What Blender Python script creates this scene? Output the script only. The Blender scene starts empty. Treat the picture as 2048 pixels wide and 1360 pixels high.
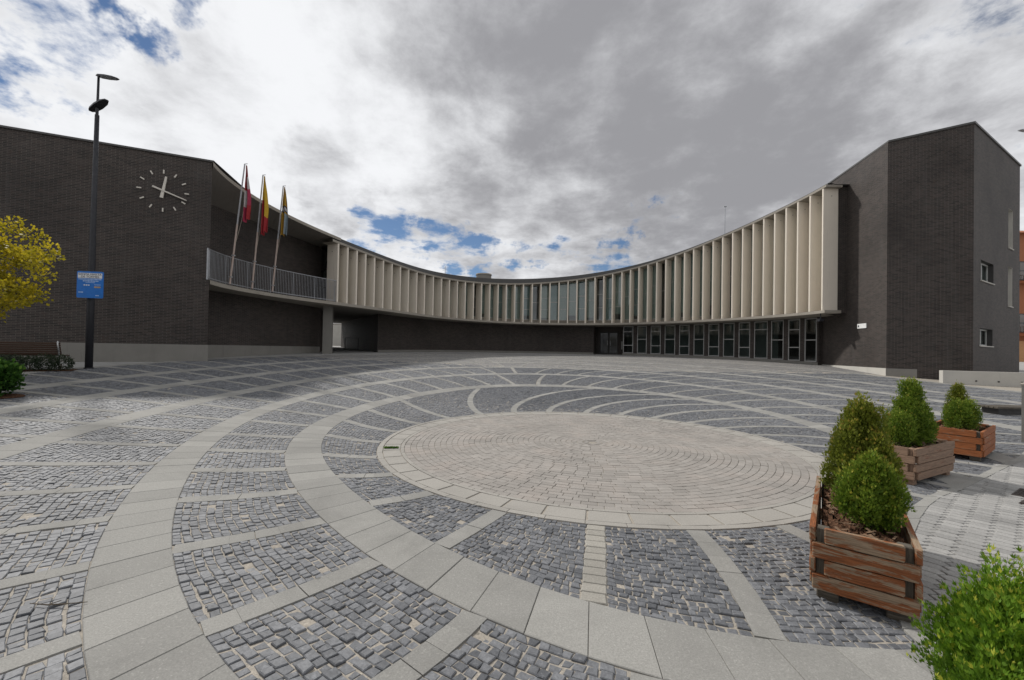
import bpy, math, random
import numpy as np
from mathutils import Vector
random.seed(7); RNG = np.random.default_rng(11)
rad = math.radians
scene = bpy.context.scene

# ------------------------------------------------------------------ camera
ZO = 1.60                      # eye height above the ground at the photographer's feet
FPX, PITCH, ROLL = 830.0, 0.012, 0.0185
PX, PY = 1024.0, 699.0 - 0.012 * FPX
cam_d = bpy.data.cameras.new('camera'); cam = bpy.data.objects.new('camera', cam_d)
scene.collection.objects.link(cam); scene.camera = cam
cam_d.sensor_width = 36.0; cam_d.lens = FPX / 2048 * 36.0
cam_d.shift_y = (PY - 680.0) / 2048.0
cam_d.clip_start = 0.05; cam_d.clip_end = 5000
_c, _s, _cp, _sp = math.cos(ROLL), math.sin(ROLL), math.cos(PITCH), math.sin(PITCH)
# camera axes in the world (image up leans so that verticals tip to the right)
_R0 = Vector((1, 0, 0)); _F = Vector((0, _cp, _sp)); _U0 = Vector((0, -_sp, _cp))
_R = _R0 * _c - _U0 * _s; _U = _R0 * _s + _U0 * _c
_R = _R0 * _c + _U0 * (-_s); 
# pixel x axis = R0*c + U0*(-(-s))... the relation used below: X = x*c - y*s, Y = x*s + y*c
_R = _R0 * _c + _U0 * _s; _U = _R0 * (-_s) + _U0 * _c
from mathutils import Matrix
cam.matrix_world = Matrix(((_R.x, _U.x, -_F.x, 0), (_R.y, _U.y, -_F.y, 0), (_R.z, _U.z, -_F.z, ZO), (0, 0, 0, 1)))
scene.render.resolution_x = 1024; scene.render.resolution_y = 680

def dirs(p):
    p = np.atleast_2d(np.array(p, float))
    x = (p[:, 0] - PX) / FPX; y = -(p[:, 1] - PY) / FPX
    X = x * _c - y * _s; Y = x * _s + y * _c
    return np.stack([X, _cp - Y * _sp, _sp + Y * _cp], 1)
def at_z(p, z):
    d = dirs(p); return d * ((z) / d[:, 2])[:, None]
def at_y(px, yd):
    d = dirs([px])[0]; return d * (yd / d[1])
def proj(P):
    P = np.atleast_2d(np.array(P, float))
    fw = P[:, 1] * _cp + P[:, 2] * _sp; yc = -P[:, 1] * _sp + P[:, 2] * _cp
    fw = np.where(fw > .05, fw, .05)
    X = P[:, 0] / fw; Y = yc / fw
    return np.stack([PX + FPX * (X * _c + Y * _s), PY - FPX * (-X * _s + Y * _c)], 1)

# ------------------------------------------------------------------ node helpers
def nodes_of(m):
    m.use_nodes = True; nt = m.node_tree; nt.nodes.clear(); return nt
class NT:
    def __init__(s, nt): s.nt = nt
    def n(s, t, **k):
        o = s.nt.nodes.new(t)
        for a, b in k.items():
            if a[0] == 'i' and a[1:].isdigit(): s.set(o.inputs[int(a[1:])], b)
            elif a.startswith('in_'): s.set(o.inputs[a[3:].replace('_', ' ')], b)
            else: setattr(o, a, b)
        return o
    def set(s, inp, v):
        if isinstance(v, bpy.types.NodeSocket): s.nt.links.new(v, inp)
        else: inp.default_value = v
    def math(s, op, a, b=0.0, c=0.0, clamp=False):
        o = s.nt.nodes.new('ShaderNodeMath'); o.operation = op; o.use_clamp = clamp
        for i, v in enumerate((a, b, c)): s.set(o.inputs[i], v)
        return o.outputs[0]
    def vmath(s, op, a, b=(0, 0, 0)):
        o = s.nt.nodes.new('ShaderNodeVectorMath'); o.operation = op
        s.set(o.inputs[0], a); s.set(o.inputs[1], b)
        return o.outputs['Value'] if op in ('DOT_PRODUCT', 'LENGTH', 'DISTANCE') else o.outputs[0]
    def mix(s, f, a, b, blend='MIX'):
        o = s.nt.nodes.new('ShaderNodeMix'); o.data_type = 'RGBA'; o.blend_type = blend
        s.set(o.inputs[0], f)
        for i, v in ((6, a), (7, b)):
            if isinstance(v, tuple) and len(v) == 3: v = (*v, 1)
            s.set(o.inputs[i], v)
        return o.outputs[2]
    def smooth(s, v, lo, hi, a=0.0, b=1.0):
        o = s.nt.nodes.new('ShaderNodeMapRange'); o.interpolation_type = 'SMOOTHSTEP'
        for i, q in enumerate((v, lo, hi, a, b)): s.set(o.inputs[i], q)
        return o.outputs[0]
    def noise(s, vec, scale, detail=3, rough=.55, w=None, dist=0):
        o = s.nt.nodes.new('ShaderNodeTexNoise')
        if w is not None:
            o.noise_dimensions = '4D'; s.set(o.inputs['W'], w)
        s.set(o.inputs['Vector'], vec); s.set(o.inputs['Scale'], scale); s.set(o.inputs['Detail'], detail)
        s.set(o.inputs['Roughness'], rough); s.set(o.inputs['Distortion'], dist)
        return o.outputs[0]

# ------------------------------------------------------------------ world: broken cloud over a clear sky
SUN_EL, SUN_AZ = rad(44), rad(-46)       # azimuth from +Y towards +X
w = bpy.data.worlds.new('World'); scene.world = w; w.use_nodes = True
g = NT(w.node_tree); w.node_tree.nodes.clear()
out = g.n('ShaderNodeOutputWorld')
sky = g.n('ShaderNodeTexSky'); sky.sky_type = 'NISHITA'; sky.sun_disc = False
sky.sun_elevation = SUN_EL; sky.sun_rotation = SUN_AZ
sky.air_density = .8; sky.dust_density = .0; sky.ozone_density = 3.0
tc = g.n('ShaderNodeTexCoord'); dvec = g.vmath('NORMALIZE', tc.outputs['Generated'])
sep = g.n('ShaderNodeSeparateXYZ', i0=dvec)
zz = g.math('MAXIMUM', sep.outputs[2], 0.0)
inv = g.math('DIVIDE', 1.0, g.math('ADD', zz, .16))
pl = g.n('ShaderNodeCombineXYZ', i0=g.math('MULTIPLY', sep.outputs[0], inv), i1=g.math('MULTIPLY', sep.outputs[1], inv), i2=0.0)
pv = pl.outputs[0]
wob_ = g.n('ShaderNodeTexNoise', in_Vector=dvec, in_Scale=5.0, in_Detail=6.0, in_Roughness=.62)
dv2 = g.vmath('ADD', dvec, g.vmath('MULTIPLY', g.vmath('SUBTRACT', wob_.outputs[1], (.5, .5, .5)), (.42, .42, .42)))
dv2 = g.vmath('NORMALIZE', dv2)
def blob(px, size):            # a soft mass of cloud (or a gap) round one direction; size in radians
    d = dirs([px])[0]; d = d / np.linalg.norm(d)
    dt = g.vmath('DOT_PRODUCT', dv2, tuple(d))
    return g.smooth(dt, math.cos(size), 1.0)
big = g.noise(pv, .9, 8, .58, w=3.1, dist=.2)
fine = g.noise(pv, 3.2, 9, .64, w=9.4, dist=.15)
cover = g.math('ADD', g.math('MULTIPLY', big, .62), g.math('MULTIPLY', fine, .38))
gap = g.math('MULTIPLY', blob((110, 10), .20), .142)
for q, sz, am in (((740, 465), .13, .115), ((900, 485), .12, .105), ((1090, 480), .11, .115), ((1010, 520), .11, .08), ((1290, 455), .13, .09), ((1220, 510), .1, .08), ((430, 50), .14, .14), ((1960, 10), .2, .07), ((2046, 310), .07, .10)):
    gap = g.math('ADD', gap, g.math('MULTIPLY', blob(q, sz), am))
cov = g.smooth(g.math('SUBTRACT', cover, gap), .325, .395)
# thickness of the cloud gives its grey: thick towards the middle and right, thin and white at the left
thick = g.noise(pv, .6, 6, .55, w=21.3, dist=.4)
dark = g.math('ADD', g.math('MULTIPLY', blob((1180, 170), .66), .36), g.math('MULTIPLY', blob((1560, 330), .34), .10))
dark = g.math('ADD', dark, g.math('MULTIPLY', blob((430, 150), .16), .14))
dark = g.math('ADD', dark, g.math('MULTIPLY', blob((640, 390), .12), .22))
dark = g.math('ADD', dark, .12)
dark = g.math('SUBTRACT', dark, g.math('MULTIPLY', blob((300, 240), .62), .22))
dark = g.math('SUBTRACT', dark, g.math('MULTIPLY', blob((960, 520), .38), .22))
thk = g.math('ADD', g.math('MULTIPLY', g.math('SUBTRACT', thick, .5), 1.5), dark)
thk = g.math('ADD', thk, g.math('MULTIPLY', g.math('SUBTRACT', fine, .5), 1.05))
tone = g.smooth(thk, -.14, .58)
ccol = g.mix(tone, (.80, .81, .83, 1), (.285, .285, .302, 1))
bg1 = g.n('ShaderNodeBackground', i0=sky.outputs[0], i1=.062)
bg2 = g.n('ShaderNodeBackground', i0=ccol, i1=1.0)
mx = g.n('ShaderNodeMixShader', i0=cov); w.node_tree.links.new(bg1.outputs[0], mx.inputs[1]); w.node_tree.links.new(bg2.outputs[0], mx.inputs[2])
w.node_tree.links.new(mx.outputs[0], out.inputs[0])

sun_d = bpy.data.lights.new('sun', 'SUN'); sun = bpy.data.objects.new('sun', sun_d); scene.collection.objects.link(sun)
sun_d.energy = 2.8; sun_d.angle = rad(3.0); sun_d.color = (1.0, .965, .91)
sv = Vector((math.sin(SUN_AZ) * math.cos(SUN_EL), math.cos(SUN_AZ) * math.cos(SUN_EL), math.sin(SUN_EL)))
sun.rotation_euler = sv.to_track_quat('Z', 'Y').to_euler(); sun.location = (0, 0, 60)
vs = scene.view_settings; vs.view_transform = 'Standard'; vs.look = 'None'; vs.exposure = 0.20; vs.gamma = 1.0
scene.render.engine = 'CYCLES'

# ------------------------------------------------------------------ materials
MATS = {}
def principled(name, rough=.8, spec=.3):
    m = bpy.data.materials.new(name); nt = nodes_of(m); k = NT(nt)
    o = k.n('ShaderNodeOutputMaterial'); b = k.n('ShaderNodeBsdfPrincipled')
    b.inputs['Roughness'].default_value = rough; b.inputs['Specular IOR Level'].default_value = spec
    nt.links.new(b.outputs[0], o.inputs[0]); MATS[name] = m
    return m, k, b, o
def bump(k, b, h, strength, dist):
    n = k.n('ShaderNodeBump', in_Strength=strength, in_Distance=dist, in_Height=h); k.nt.links.new(n.outputs[0], b.inputs['Normal'])
def objco(k): return k.n('ShaderNodeNewGeometry').outputs['Position']
def attr(k, name='tint'): return k.n('ShaderNodeAttribute', attribute_name=name).outputs['Fac']
def stone(name, lo, hi, rough=.85, speck=90, sp_amt=.25, stain=.25, spec=.25, bmp=.15, warm=None):
    m, k, b, o = principled(name, rough, spec); p = objco(k)
    c = k.mix(attr(k), lo, hi)
    s = k.noise(p, speck, 2, .7); c = k.mix(k.smooth(s, .35, .68, 0, sp_amt), c, tuple(x * .45 for x in lo))
    s2 = k.noise(p, speck * .63, 2, .7); c = k.mix(k.smooth(s2, .56, .72, 0, sp_amt), c, tuple(min(.8, x * 1.5) for x in hi))
    s3 = k.noise(p, .9, 5, .65, dist=.6); c = k.mix(k.smooth(s3, .42, .75, 0, stain), c, tuple(x * .5 for x in lo))
    vz = k.n('ShaderNodeTexVoronoi', in_Vector=p, in_Scale=2.6)
    c = k.mix(k.smooth(vz.outputs[0], .035, .06, .55, 0), c, tuple(x * .35 for x in lo))
    s4 = k.noise(p, .33, 6, .7, dist=1.2); c = k.mix(k.smooth(s4, .5, .72, 0, .28), c, tuple(x * .62 for x in lo))
    if warm: c = k.mix(k.smooth(k.noise(p, 1.7, 3), .45, .7, 0, .55), c, warm)
    k.set(b.inputs['Base Color'], c)
    bump(k, b, k.noise(p, speck * .5, 4, .7), bmp, .01)
    return m
stone('granite', (.228, .223, .209), (.335, .327, .304), speck=110, sp_amt=.30, stain=.42)
stone('sett', (.26, .247, .22), (.37, .35, .31), speck=90, sp_amt=.3, stain=.3)
stone('cobble', (.082, .086, .095), (.195, .200, .212), rough=.62, speck=45, sp_amt=.35, stain=.12, spec=.4, bmp=.45)
stone('disc_paver', (.255, .237, .217), (.35, .326, .30), speck=80, sp_amt=.25, stain=.35, warm=(.33, .292, .262))
stone('rim_stone', (.285, .27, .246), (.365, .347, .315), speck=100, sp_amt=.25, stain=.3)
stone('hex_paver', (.245, .24, .232), (.39, .382, .365), speck=70, sp_amt=.3, stain=.3)
stone('bed', (.29, .262, .222), (.42, .38, .325), speck=60, sp_amt=.4, stain=.4, bmp=.4)
stone('dark_bed', (.035, .032, .03), (.06, .054, .05), speck=50)
stone('concrete_pavement', (.31, .305, .295), (.37, .365, .35), speck=60, sp_amt=.15, stain=.4)
# cobbles too far off to tell apart
m, k, b, o = principled('far_cobble', .75, .3); p = objco(k)
v = k.n('ShaderNodeTexVoronoi', feature='DISTANCE_TO_EDGE', in_Vector=p, in_Scale=8.5)
v2 = k.n('ShaderNodeTexVoronoi', in_Vector=p, in_Scale=8.5)
cc = k.mix(v2.outputs['Color'], (.085, .088, .096), (.20, .204, .213))
cc = k.mix(k.smooth(v.outputs[0], .02, .11, 1, 0), cc, (.33, .30, .255))
cc = k.mix(k.smooth(k.noise(p, .5, 5, .6), .4, .7, 0, .35), cc, (.11, .11, .12))
k.set(b.inputs['Base Color'], cc); bump(k, b, v.outputs[0], .3, .02)

def brick(name, c1, c2, mort, rough=.5):
    m, k, b, o = principled(name, rough, .25)
    uv = k.n('ShaderNodeUVMap').outputs[0]
    t = k.n('ShaderNodeTexBrick', in_Vector=uv, in_Scale=1.0, in_Color1=(*c1, 1), in_Color2=(*c2, 1), in_Mortar=(*mort, 1))
    t.offset = .5; t.squash = 1.0
    t.inputs['Mortar Size'].default_value = .006; t.inputs['Mortar Smooth'].default_value = .25; t.inputs['Bias'].default_value = -.1
    t.inputs['Brick Width'].default_value = .25; t.inputs['Row Height'].default_value = .0617
    p = objco(k)
    c = k.mix(k.smooth(k.noise(p, .35, 5, .6), .4, .75, 0, .45), t.outputs[0], tuple(x * .55 for x in c1))
    c = k.mix(k.smooth(k.noise(p, 9, 3, .6), .5, .75, 0, .35), c, (.075, .048, .038))
    c = k.mix(k.smooth(k.noise(p, .8, 4, .6, w=4.0), .58, .8, 0, .3), c, (.09, .085, .08))
    stv = k.n('ShaderNodeMapping', in_Vector=p, in_Scale=(2.2, 2.2, .12)).outputs[0]
    c = k.mix(k.smooth(k.noise(stv, 1.5, 6, .7, w=2.0), .52, .78, 0, .4), c, (.10, .095, .09))
    c = k.mix(k.smooth(k.noise(stv, 2.3, 6, .7, w=7.0), .55, .8, 0, .5), c, tuple(x * .5 for x in c1))
    k.set(b.inputs['Base Color'], c)
    k.set(b.inputs['Roughness'], k.smooth(t.outputs[1], 0, 1, rough, .9))
    bump(k, b, k.math('SUBTRACT', k.math('MULTIPLY', k.noise(p, 26, 3), .3), t.outputs[1]), .7, .012)
    return m
brick('dark_brick', (.030, .0265, .025), (.066, .053, .048), (.165, .146, .13), .63)
def concrete(name, col, var=.3, stain=(.2, .19, .17), rough=.85, vertical=True):
    m, k, b, o = principled(name, rough, .25); p = objco(k)
    mp = k.n('ShaderNodeMapping', in_Vector=p, in_Scale=(4, 4, .35) if vertical else (1, 1, 1)).outputs[0]
    c = k.mix(k.smooth(k.noise(p, 1.3, 5, .62), .35, .7, 0, var), col, tuple(x * .72 for x in col))
    c = k.mix(k.smooth(k.noise(mp, 1.6, 5, .7), .56, .8, 0, .6), c, stain)
    c = k.mix(k.smooth(k.noise(p, 60, 2), .45, .8, 0, .22), c, tuple(x * .6 for x in col))
    k.set(b.inputs['Base Color'], c); bump(k, b, k.noise(p, 30, 4, .6), .12, .02)
    return m
concrete('fin_concrete', (.78, .71, .61), .12, (.54, .48, .40))
concrete('slab_concrete', (.34, .31, .265), .4, (.16, .145, .125), vertical=False)
concrete('plinth_concrete', (.235, .225, .205), .4, (.15, .14, .13))
concrete('pale_concrete', (.52, .50, .455), .35, (.30, .28, .25))
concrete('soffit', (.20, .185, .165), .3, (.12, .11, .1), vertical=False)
def plain(name, col, rough=.5, metal=0.0, spec=.4, nz=.12):
    m, k, b, o = principled(name, rough, spec); p = objco(k)
    k.set(b.inputs['Base Color'], k.mix(k.smooth(k.noise(p, 7, 4), .35, .7, 0, nz * 3), col, tuple(x * .7 for x in col)))
    b.inputs['Metallic'].default_value = metal
    k.set(b.inputs['Roughness'], k.smooth(k.noise(p, 13, 3), .3, .7, max(0, rough - nz), min(1, rough + nz)))
    return m
plain('dark_metal', (.022, .023, .028), .5, 0, .4)
plain('roof_metal', (.07, .068, .066), .5, 0, .5)
plain('galvanised', (.42, .43, .45), .42, .6)
plain('steel', (.50, .50, .50), .3, .8)
plain('aluminium', (.52, .52, .50), .4, .2)
plain('grey_frame', (.40, .40, .39), .45, .2)
plain('dark_pane', (.012, .013, .014), .12, 0, .5)
plain('dark_frame', (.045, .043, .042), .5)
plain('white_paint', (.78, .78, .77), .5)
plain('pole_pink', (.50, .40, .35), .5, .15)
plain('clock_cream', (.62, .58, .52), .5)
plain('interior', (.36, .36, .35), .9)
plain('blind', (.55, .57, .53), .8)
plain('blind_teal', (.38, .46, .46), .8)
plain('sign_blue', (.02, .17, .58), .4)
plain('sign_white', (.75, .77, .80), .5)
plain('sign_black', (.03, .03, .05), .6)
plain('sign_pale_blue', (.42, .58, .85), .5)
plain('sign_orange', (.62, .40, .12), .5)
plain('cast_iron', (.06, .048, .042), .6, .4)
plain('flag_red', (.30, .02, .025), .85)
plain('flag_yellow', (.50, .31, .025), .85)
plain('flag_white', (.48, .45, .44), .85)
plain('flag_crimson', (.33, .03, .07), .85)
plain('flag_gold', (.38, .22, .025), .85)
plain('flag_dark', (.035, .04, .06), .85)
plain('flag_grey', (.22, .27, .30), .85)
plain('orange_brick', (.36, .14, .065), .85)
plain('orange_render', (.55, .30, .14), .85)
plain('bark', (.09, .07, .05), .9)
plain('rope', (.42, .36, .30), .9)
plain('bench_wood', (.075, .042, .028), .55)
# glass: part mirror, part see-through
m = bpy.data.materials.new('glass'); nt = nodes_of(m); k = NT(nt); MATS['glass'] = m
o = k.n('ShaderNodeOutputMaterial'); tr = k.n('ShaderNodeBsdfTransparent', i0=(.62, .72, .70, 1)); gl = k.n('ShaderNodeBsdfGlossy', i0=(.9, .93, .93, 1), i1=.03)
fr = k.n('ShaderNodeFresnel', i0=1.55); f2 = k.math('ADD', k.math('MULTIPLY', fr.outputs[0], 1.2), .05, clamp=True)
ms = k.n('ShaderNodeMixShader', i0=f2); nt.links.new(tr.outputs[0], ms.inputs[1]); nt.links.new(gl.outputs[0], ms.inputs[2]); nt.links.new(ms.outputs[0], o.inputs[0])
# weathered planks: varnish left in streaks over grey wood (uv: u along the plank in metres)
def planks(name, varnish, wood, keep):
    m, k, b, o = principled(name, .65, .3)
    uv = k.n('ShaderNodeUVMap').outputs[0]
    rnd = k.n('ShaderNodeObjectInfo').outputs['Random']
    s1 = k.n('ShaderNodeMapping', in_Vector=uv, in_Scale=(3, 40, 1)).outputs[0]
    s2 = k.n('ShaderNodeMapping', in_Vector=uv, in_Scale=(2.2, 9, 1)).outputs[0]
    grain = k.noise(s1, 2.2, 5, .65, w=k.math('MULTIPLY', rnd, 40.0), dist=.8)
    patch = k.noise(s2, 1.4, 5, .7, w=k.math('MULTIPLY', rnd, 70.0), dist=.4)
    wc = k.mix(k.smooth(grain, .35, .68), wood, tuple(x * .5 for x in wood))
    vc = k.mix(k.smooth(grain, .35, .68), varnish, tuple(x * .42 for x in varnish))
    c = k.mix(k.smooth(patch, keep, keep + .07), vc, wc)
    kn = k.n('ShaderNodeTexVoronoi', in_Vector=k.n('ShaderNodeMapping', in_Vector=uv, in_Scale=(2.3, 6.5, 1)).outputs[0], in_Scale=1.0, voronoi_dimensions='4D')
    k.set(kn.inputs['W'], k.math('MULTIPLY', rnd, 31.0))
    c = k.mix(k.smooth(kn.outputs[0], .05, .16, .85, 0), c, (.05, .02, .012))
    k.set(b.inputs['Base Color'], c); bump(k, b, grain, .35, .004)
planks('plank_worn', (.27, .092, .032), (.31, .225, .15), .46)
planks('plank_grey', (.24, .11, .06), (.285, .185, .125), .36)
planks('plank_orange', (.36, .12, .04), (.33, .215, .14), .56)
planks('plank_dark', (.10, .085, .065), (.12, .105, .085), .5)
m, k, b, o = principled('soil', .95, .1); p = objco(k)
v = k.n('ShaderNodeTexVoronoi', in_Vector=p, in_Scale=42.0)
k.set(b.inputs['Base Color'], k.mix(v.outputs['Color'], (.035, .018, .012), (.16, .085, .05))); bump(k, b, v.outputs[0], .9, .03)
def leaf(name, lo, hi, tip, trans=.3):
    m = bpy.data.materials.new(name); nt = nodes_of(m); k = NT(nt); MATS[name] = m
    o = k.n('ShaderNodeOutputMaterial'); p = objco(k)
    t = attr(k)
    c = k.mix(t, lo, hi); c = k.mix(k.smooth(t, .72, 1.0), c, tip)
    c = k.mix(k.smooth(k.noise(p, 5, 3), .52, .75, 0, .4), c, tuple(x * .6 for x in lo))
    b = k.n('ShaderNodeBsdfPrincipled', in_Base_Color=c, in_Roughness=.55); b.inputs['Specular IOR Level'].default_value = .25
    tl = k.n('ShaderNodeBsdfTranslucent', i0=c)
    ms = k.n('ShaderNodeMixShader', i0=trans); nt.links.new(b.outputs[0], ms.inputs[1]); nt.links.new(tl.outputs[0], ms.inputs[2]); nt.links.new(ms.outputs[0], o.inputs[0])
leaf('thuja', (.075, .145, .016), (.215, .29, .028), (.40, .38, .055))
leaf('thuja_dry', (.09, .125, .016), (.24, .265, .03), (.38, .27, .055))
leaf('thuja_bright', (.045, .12, .010), (.19, .32, .022), (.42, .44, .05))
leaf('autumn', (.26, .23, .014), (.60, .46, .022), (.70, .54, .05), .45)
leaf('hedge_leaf', (.022, .036, .02), (.06, .085, .045), (.12, .13, .07))
leaf('shrub_leaf', (.02, .06, .012), (.07, .17, .02), (.15, .26, .04))

# ------------------------------------------------------------------ mesh helpers
COL = scene.collection
ORG = {}
class MB:
    """collects shapes (camera-relative metres) and links them as one mesh object"""
    def __init__(s): s.v = []; s.f = []; s.uv = []; s.t = []
    def face(s, pts, uv=None, tint=.5):
        b0 = len(s.v); s.v += [tuple(p) for p in pts]; s.f.append(tuple(range(b0, b0 + len(pts))))
        s.uv.append(uv if uv is not None else [(0, 0)] * len(pts)); s.t.append(tint)
    def hexa(s, lo, hi, tint=.5, uvl=None):
        """lo, hi: matching rings of points (bottom, top), counter-clockwise from above"""
        n = len(lo); b0 = len(s.v); s.v += [tuple(p) for p in lo] + [tuple(p) for p in hi]
        z = [(0, 0)]
        s.f.append(tuple(b0 + i for i in range(n - 1, -1, -1))); s.uv.append(z * n); s.t.append(tint)
        s.f.append(tuple(b0 + n + i for i in range(n))); s.uv.append(z * n); s.t.append(tint)
        for i in range(n):
            j = (i + 1) % n
            s.f.append((b0 + i, b0 + j, b0 + n + j, b0 + n + i)); s.uv.append(z * 4); s.t.append(tint)
    def box(s, c, size, ax=None, tint=.5):
        """box centred at c with half axes along ax (three unit vectors)"""
        c = np.array(c, float); ax = np.eye(3) if ax is None else np.array(ax, float)
        h = np.array(size) / 2
        P = lambda a, b_, d: c + ax[0] * h[0] * a + ax[1] * h[1] * b_ + ax[2] * h[2] * d
        s.hexa([P(-1, -1, -1), P(1, -1, -1), P(1, 1, -1), P(-1, 1, -1)], [P(-1, -1, 1), P(1, -1, 1), P(1, 1, 1), P(-1, 1, 1)], tint)
    def plank(s, c, size, ax, bev=.006):
        """bevelled board; uv: u runs along its longest axis"""
        c = np.array(c, float); ax = np.array(ax, float); h = np.array(size) / 2
        L = int(np.argmax(size)); off = random.random() * 20
        b0 = len(s.v)
        def ring(a, ins):
            o = [i for i in range(3) if i != L]; e = h[L] * a
            res = []
            for sa, sb in ((-1, -1), (1, -1), (1, 1), (-1, 1)):
                res.append((c + ax[L] * e + ax[o[0]] * sa * (h[o[0]] - ins) + ax[o[1]] * sb * (h[o[1]] - ins), e, sa * (h[o[0]] - ins) + sb * (h[o[1]] - ins) * 1.7))
            return res
        R = [ring(-1, bev), ring(-(1 - bev / h[L]), 0), ring(1 - bev / h[L], 0), ring(1, bev)]
        for q in range(3):
            for i in range(4):
                j = (i + 1) % 4; a = [R[q][i], R[q][j], R[q + 1][j], R[q + 1][i]]
                s.face([x[0] for x in a], [(x[1] + off, x[2] + off * .37) for x in a])
        for q, od in ((0, -1), (3, 1)):
            a = R[q][::od]; s.face([x[0] for x in a], [(x[2] * .3 + off, x[2]) for x in a])
    def tube(s, pts, rs, n=10, cap=True):
        pts = [np.array(p, float) for p in pts]
        if not hasattr(rs, '__len__'): rs = [rs] * len(pts)
        b0 = len(s.v); prev = None
        for i, p in enumerate(pts):
            t = pts[min(i + 1, len(pts) - 1)] - pts[max(i - 1, 0)]; t /= np.linalg.norm(t)
            if prev is None:
                a = np.array([0, 0, 1.]) if abs(t[2]) < .9 else np.array([1., 0, 0])
                u = np.cross(t, a)
            else: u = prev - t * prev.dot(t)
            u /= np.linalg.norm(u); prev = u; v_ = np.cross(t, u)
            for q in range(n):
                a = 2 * math.pi * q / n; s.v.append(tuple(p + rs[i] * (math.cos(a) * u + math.sin(a) * v_)))
        for i in range(len(pts) - 1):
            for q in range(n):
                r = (q + 1) % n
                s.f.append((b0 + i * n + q, b0 + i * n + r, b0 + (i + 1) * n + r, b0 + (i + 1) * n + q)); s.uv.append([(0, 0)] * 4); s.t.append(.5)
        if cap:
            s.f.append(tuple(b0 + q for q in range(n - 1, -1, -1))); s.uv.append([(0, 0)] * n); s.t.append(.5)
            e = b0 + (len(pts) - 1) * n; s.f.append(tuple(e + q for q in range(n))); s.uv.append([(0, 0)] * n); s.t.append(.5)
    def wall(s, line, z0, z1, u0=0.0, tint=.5):
        """vertical sheet along a plan polyline; z0, z1 numbers or lists; uv in metres"""
        n = len(line); Z0 = z0 if hasattr(z0, '__len__') else [z0] * n; Z1 = z1 if hasattr(z1, '__len__') else [z1] * n
        u = u0
        for i in range(n - 1):
            a, c_ = line[i], line[i + 1]; d = math.hypot(c_[0] - a[0], c_[1] - a[1])
            s.face([(a[0], a[1], Z0[i]), (c_[0], c_[1], Z0[i + 1]), (c_[0], c_[1], Z1[i + 1]), (a[0], a[1], Z1[i])],
                   [(u, Z0[i]), (u + d, Z0[i + 1]), (u + d, Z1[i + 1]), (u, Z1[i])], tint); u += d
        return u
    def build(s, name, mat, parent=None, smooth=False, **tags):
        return link_mesh(name, np.array(s.v, float), s.f, mat, parent, smooth, s.uv, s.t, **tags)
def link_mesh(name, V, F, mat, parent=None, smooth=False, uv=None, tint=None, **tags):
    lo = V.min(0); hi = V.max(0); o = np.array([(lo[0] + hi[0]) / 2, (lo[1] + hi[1]) / 2, lo[2]])
    me = bpy.data.meshes.new(name)
    if isinstance(F, np.ndarray):
        n, kk = F.shape; me.vertices.add(len(V)); me.vertices.foreach_set('co', (V - o).astype(np.float32).ravel())
        me.loops.add(n * kk); me.loops.foreach_set('vertex_index', F.astype(np.int32).ravel())
        me.polygons.add(n); me.polygons.foreach_set('loop_start', (np.arange(n) * kk).astype(np.int32))
        me.update(calc_edges=True)
    else:
        me.from_pydata([tuple(x) for x in (V - o)], [], F)
    if uv is not None and any(any(q != (0, 0) for q in x) for x in uv[:4]):
        l = me.uv_layers.new(name='UVMap'); fl = [c for x in uv for q in x for c in q]; l.data.foreach_set('uv', fl)
    if tint is not None:
        a = me.attributes.new('tint', 'FLOAT', 'FACE'); a.data.foreach_set('value', np.asarray(tint, np.float32))
    me.materials.append(MATS[mat])
    me.polygons.foreach_set('use_smooth', [bool(smooth)] * len(me.polygons))
    ob = bpy.data.objects.new(name, me); COL.objects.link(ob)
    po = ORG.get(parent.name) if parent else np.array([0, 0, -ZO])
    ob.parent = parent; ob.location = tuple(o - po); ORG[ob.name] = o
    for a, b_ in tags.items(): ob[a] = b_
    return ob
def thing(name, loc, label, category, group=None):
    o = bpy.data.objects.new(name, None); COL.objects.link(o); o.empty_display_size = .2
    loc = np.array(loc, float); o.location = tuple(loc + np.array([0, 0, ZO])); ORG[o.name] = loc
    o['label'] = label; o['category'] = category
    if group: o['group'] = group
    return o
def unit(v): v = np.array(v, float); return v / np.linalg.norm(v)

# ------------------------------------------------------------------ the lie of the ground
# heights (relative to the eye) where things stand: level round the paved circle, rising towards the building
C0 = np.array([1.5, 7.6]); RD = 3.75
GA = []
for r in (0, 2, 3.75):
    for q in range(8 if r else 1):
        X = C0[0] + r * math.cos(q * math.pi / 4); Y = C0[1] + r * math.sin(q * math.pi / 4); GA.append((X, Y, -1.6 - .005 * X - .008 * Y))
GA += [(0, 0, -1.60), (4, 1, -1.64), (-5, 1, -1.56), (-5, -4, -1.6), (8, -4, -1.65)]
for q, yd in (((1000, 772), 15.2), ((640, 1035), 3.9), ((177, 737), 13.6), ((414, 722), 17.4), ((650, 706), 26), ((1000, 704.5), 41), ((1200, 709), 40), ((1664, 732), 26.2), ((1770, 750), 21.4), ((1884, 761), 19.9)):
    GA.append(tuple(at_y(q, yd)))
GA += [(-20, 10, -.95), (-22, 20, -.6), (0, 55, 0), (25, 45, -.2), (30, 15, -1.3), (16, 6, -1.55), (25, -5, -1.8), (-25, 0, -1.2)]
GA = np.array(GA); _n = len(GA)
def _phi(r2): return np.where(r2 > 0, r2 * np.log(np.maximum(r2, 1e-12)), 0) * .5
_K = _phi(((GA[:, None, :2] - GA[None, :, :2]) ** 2).sum(-1)); _Q = np.c_[np.ones(_n), GA[:, :2]]
_reg = np.where(np.arange(_n) < 19, 4., 12.)
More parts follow.
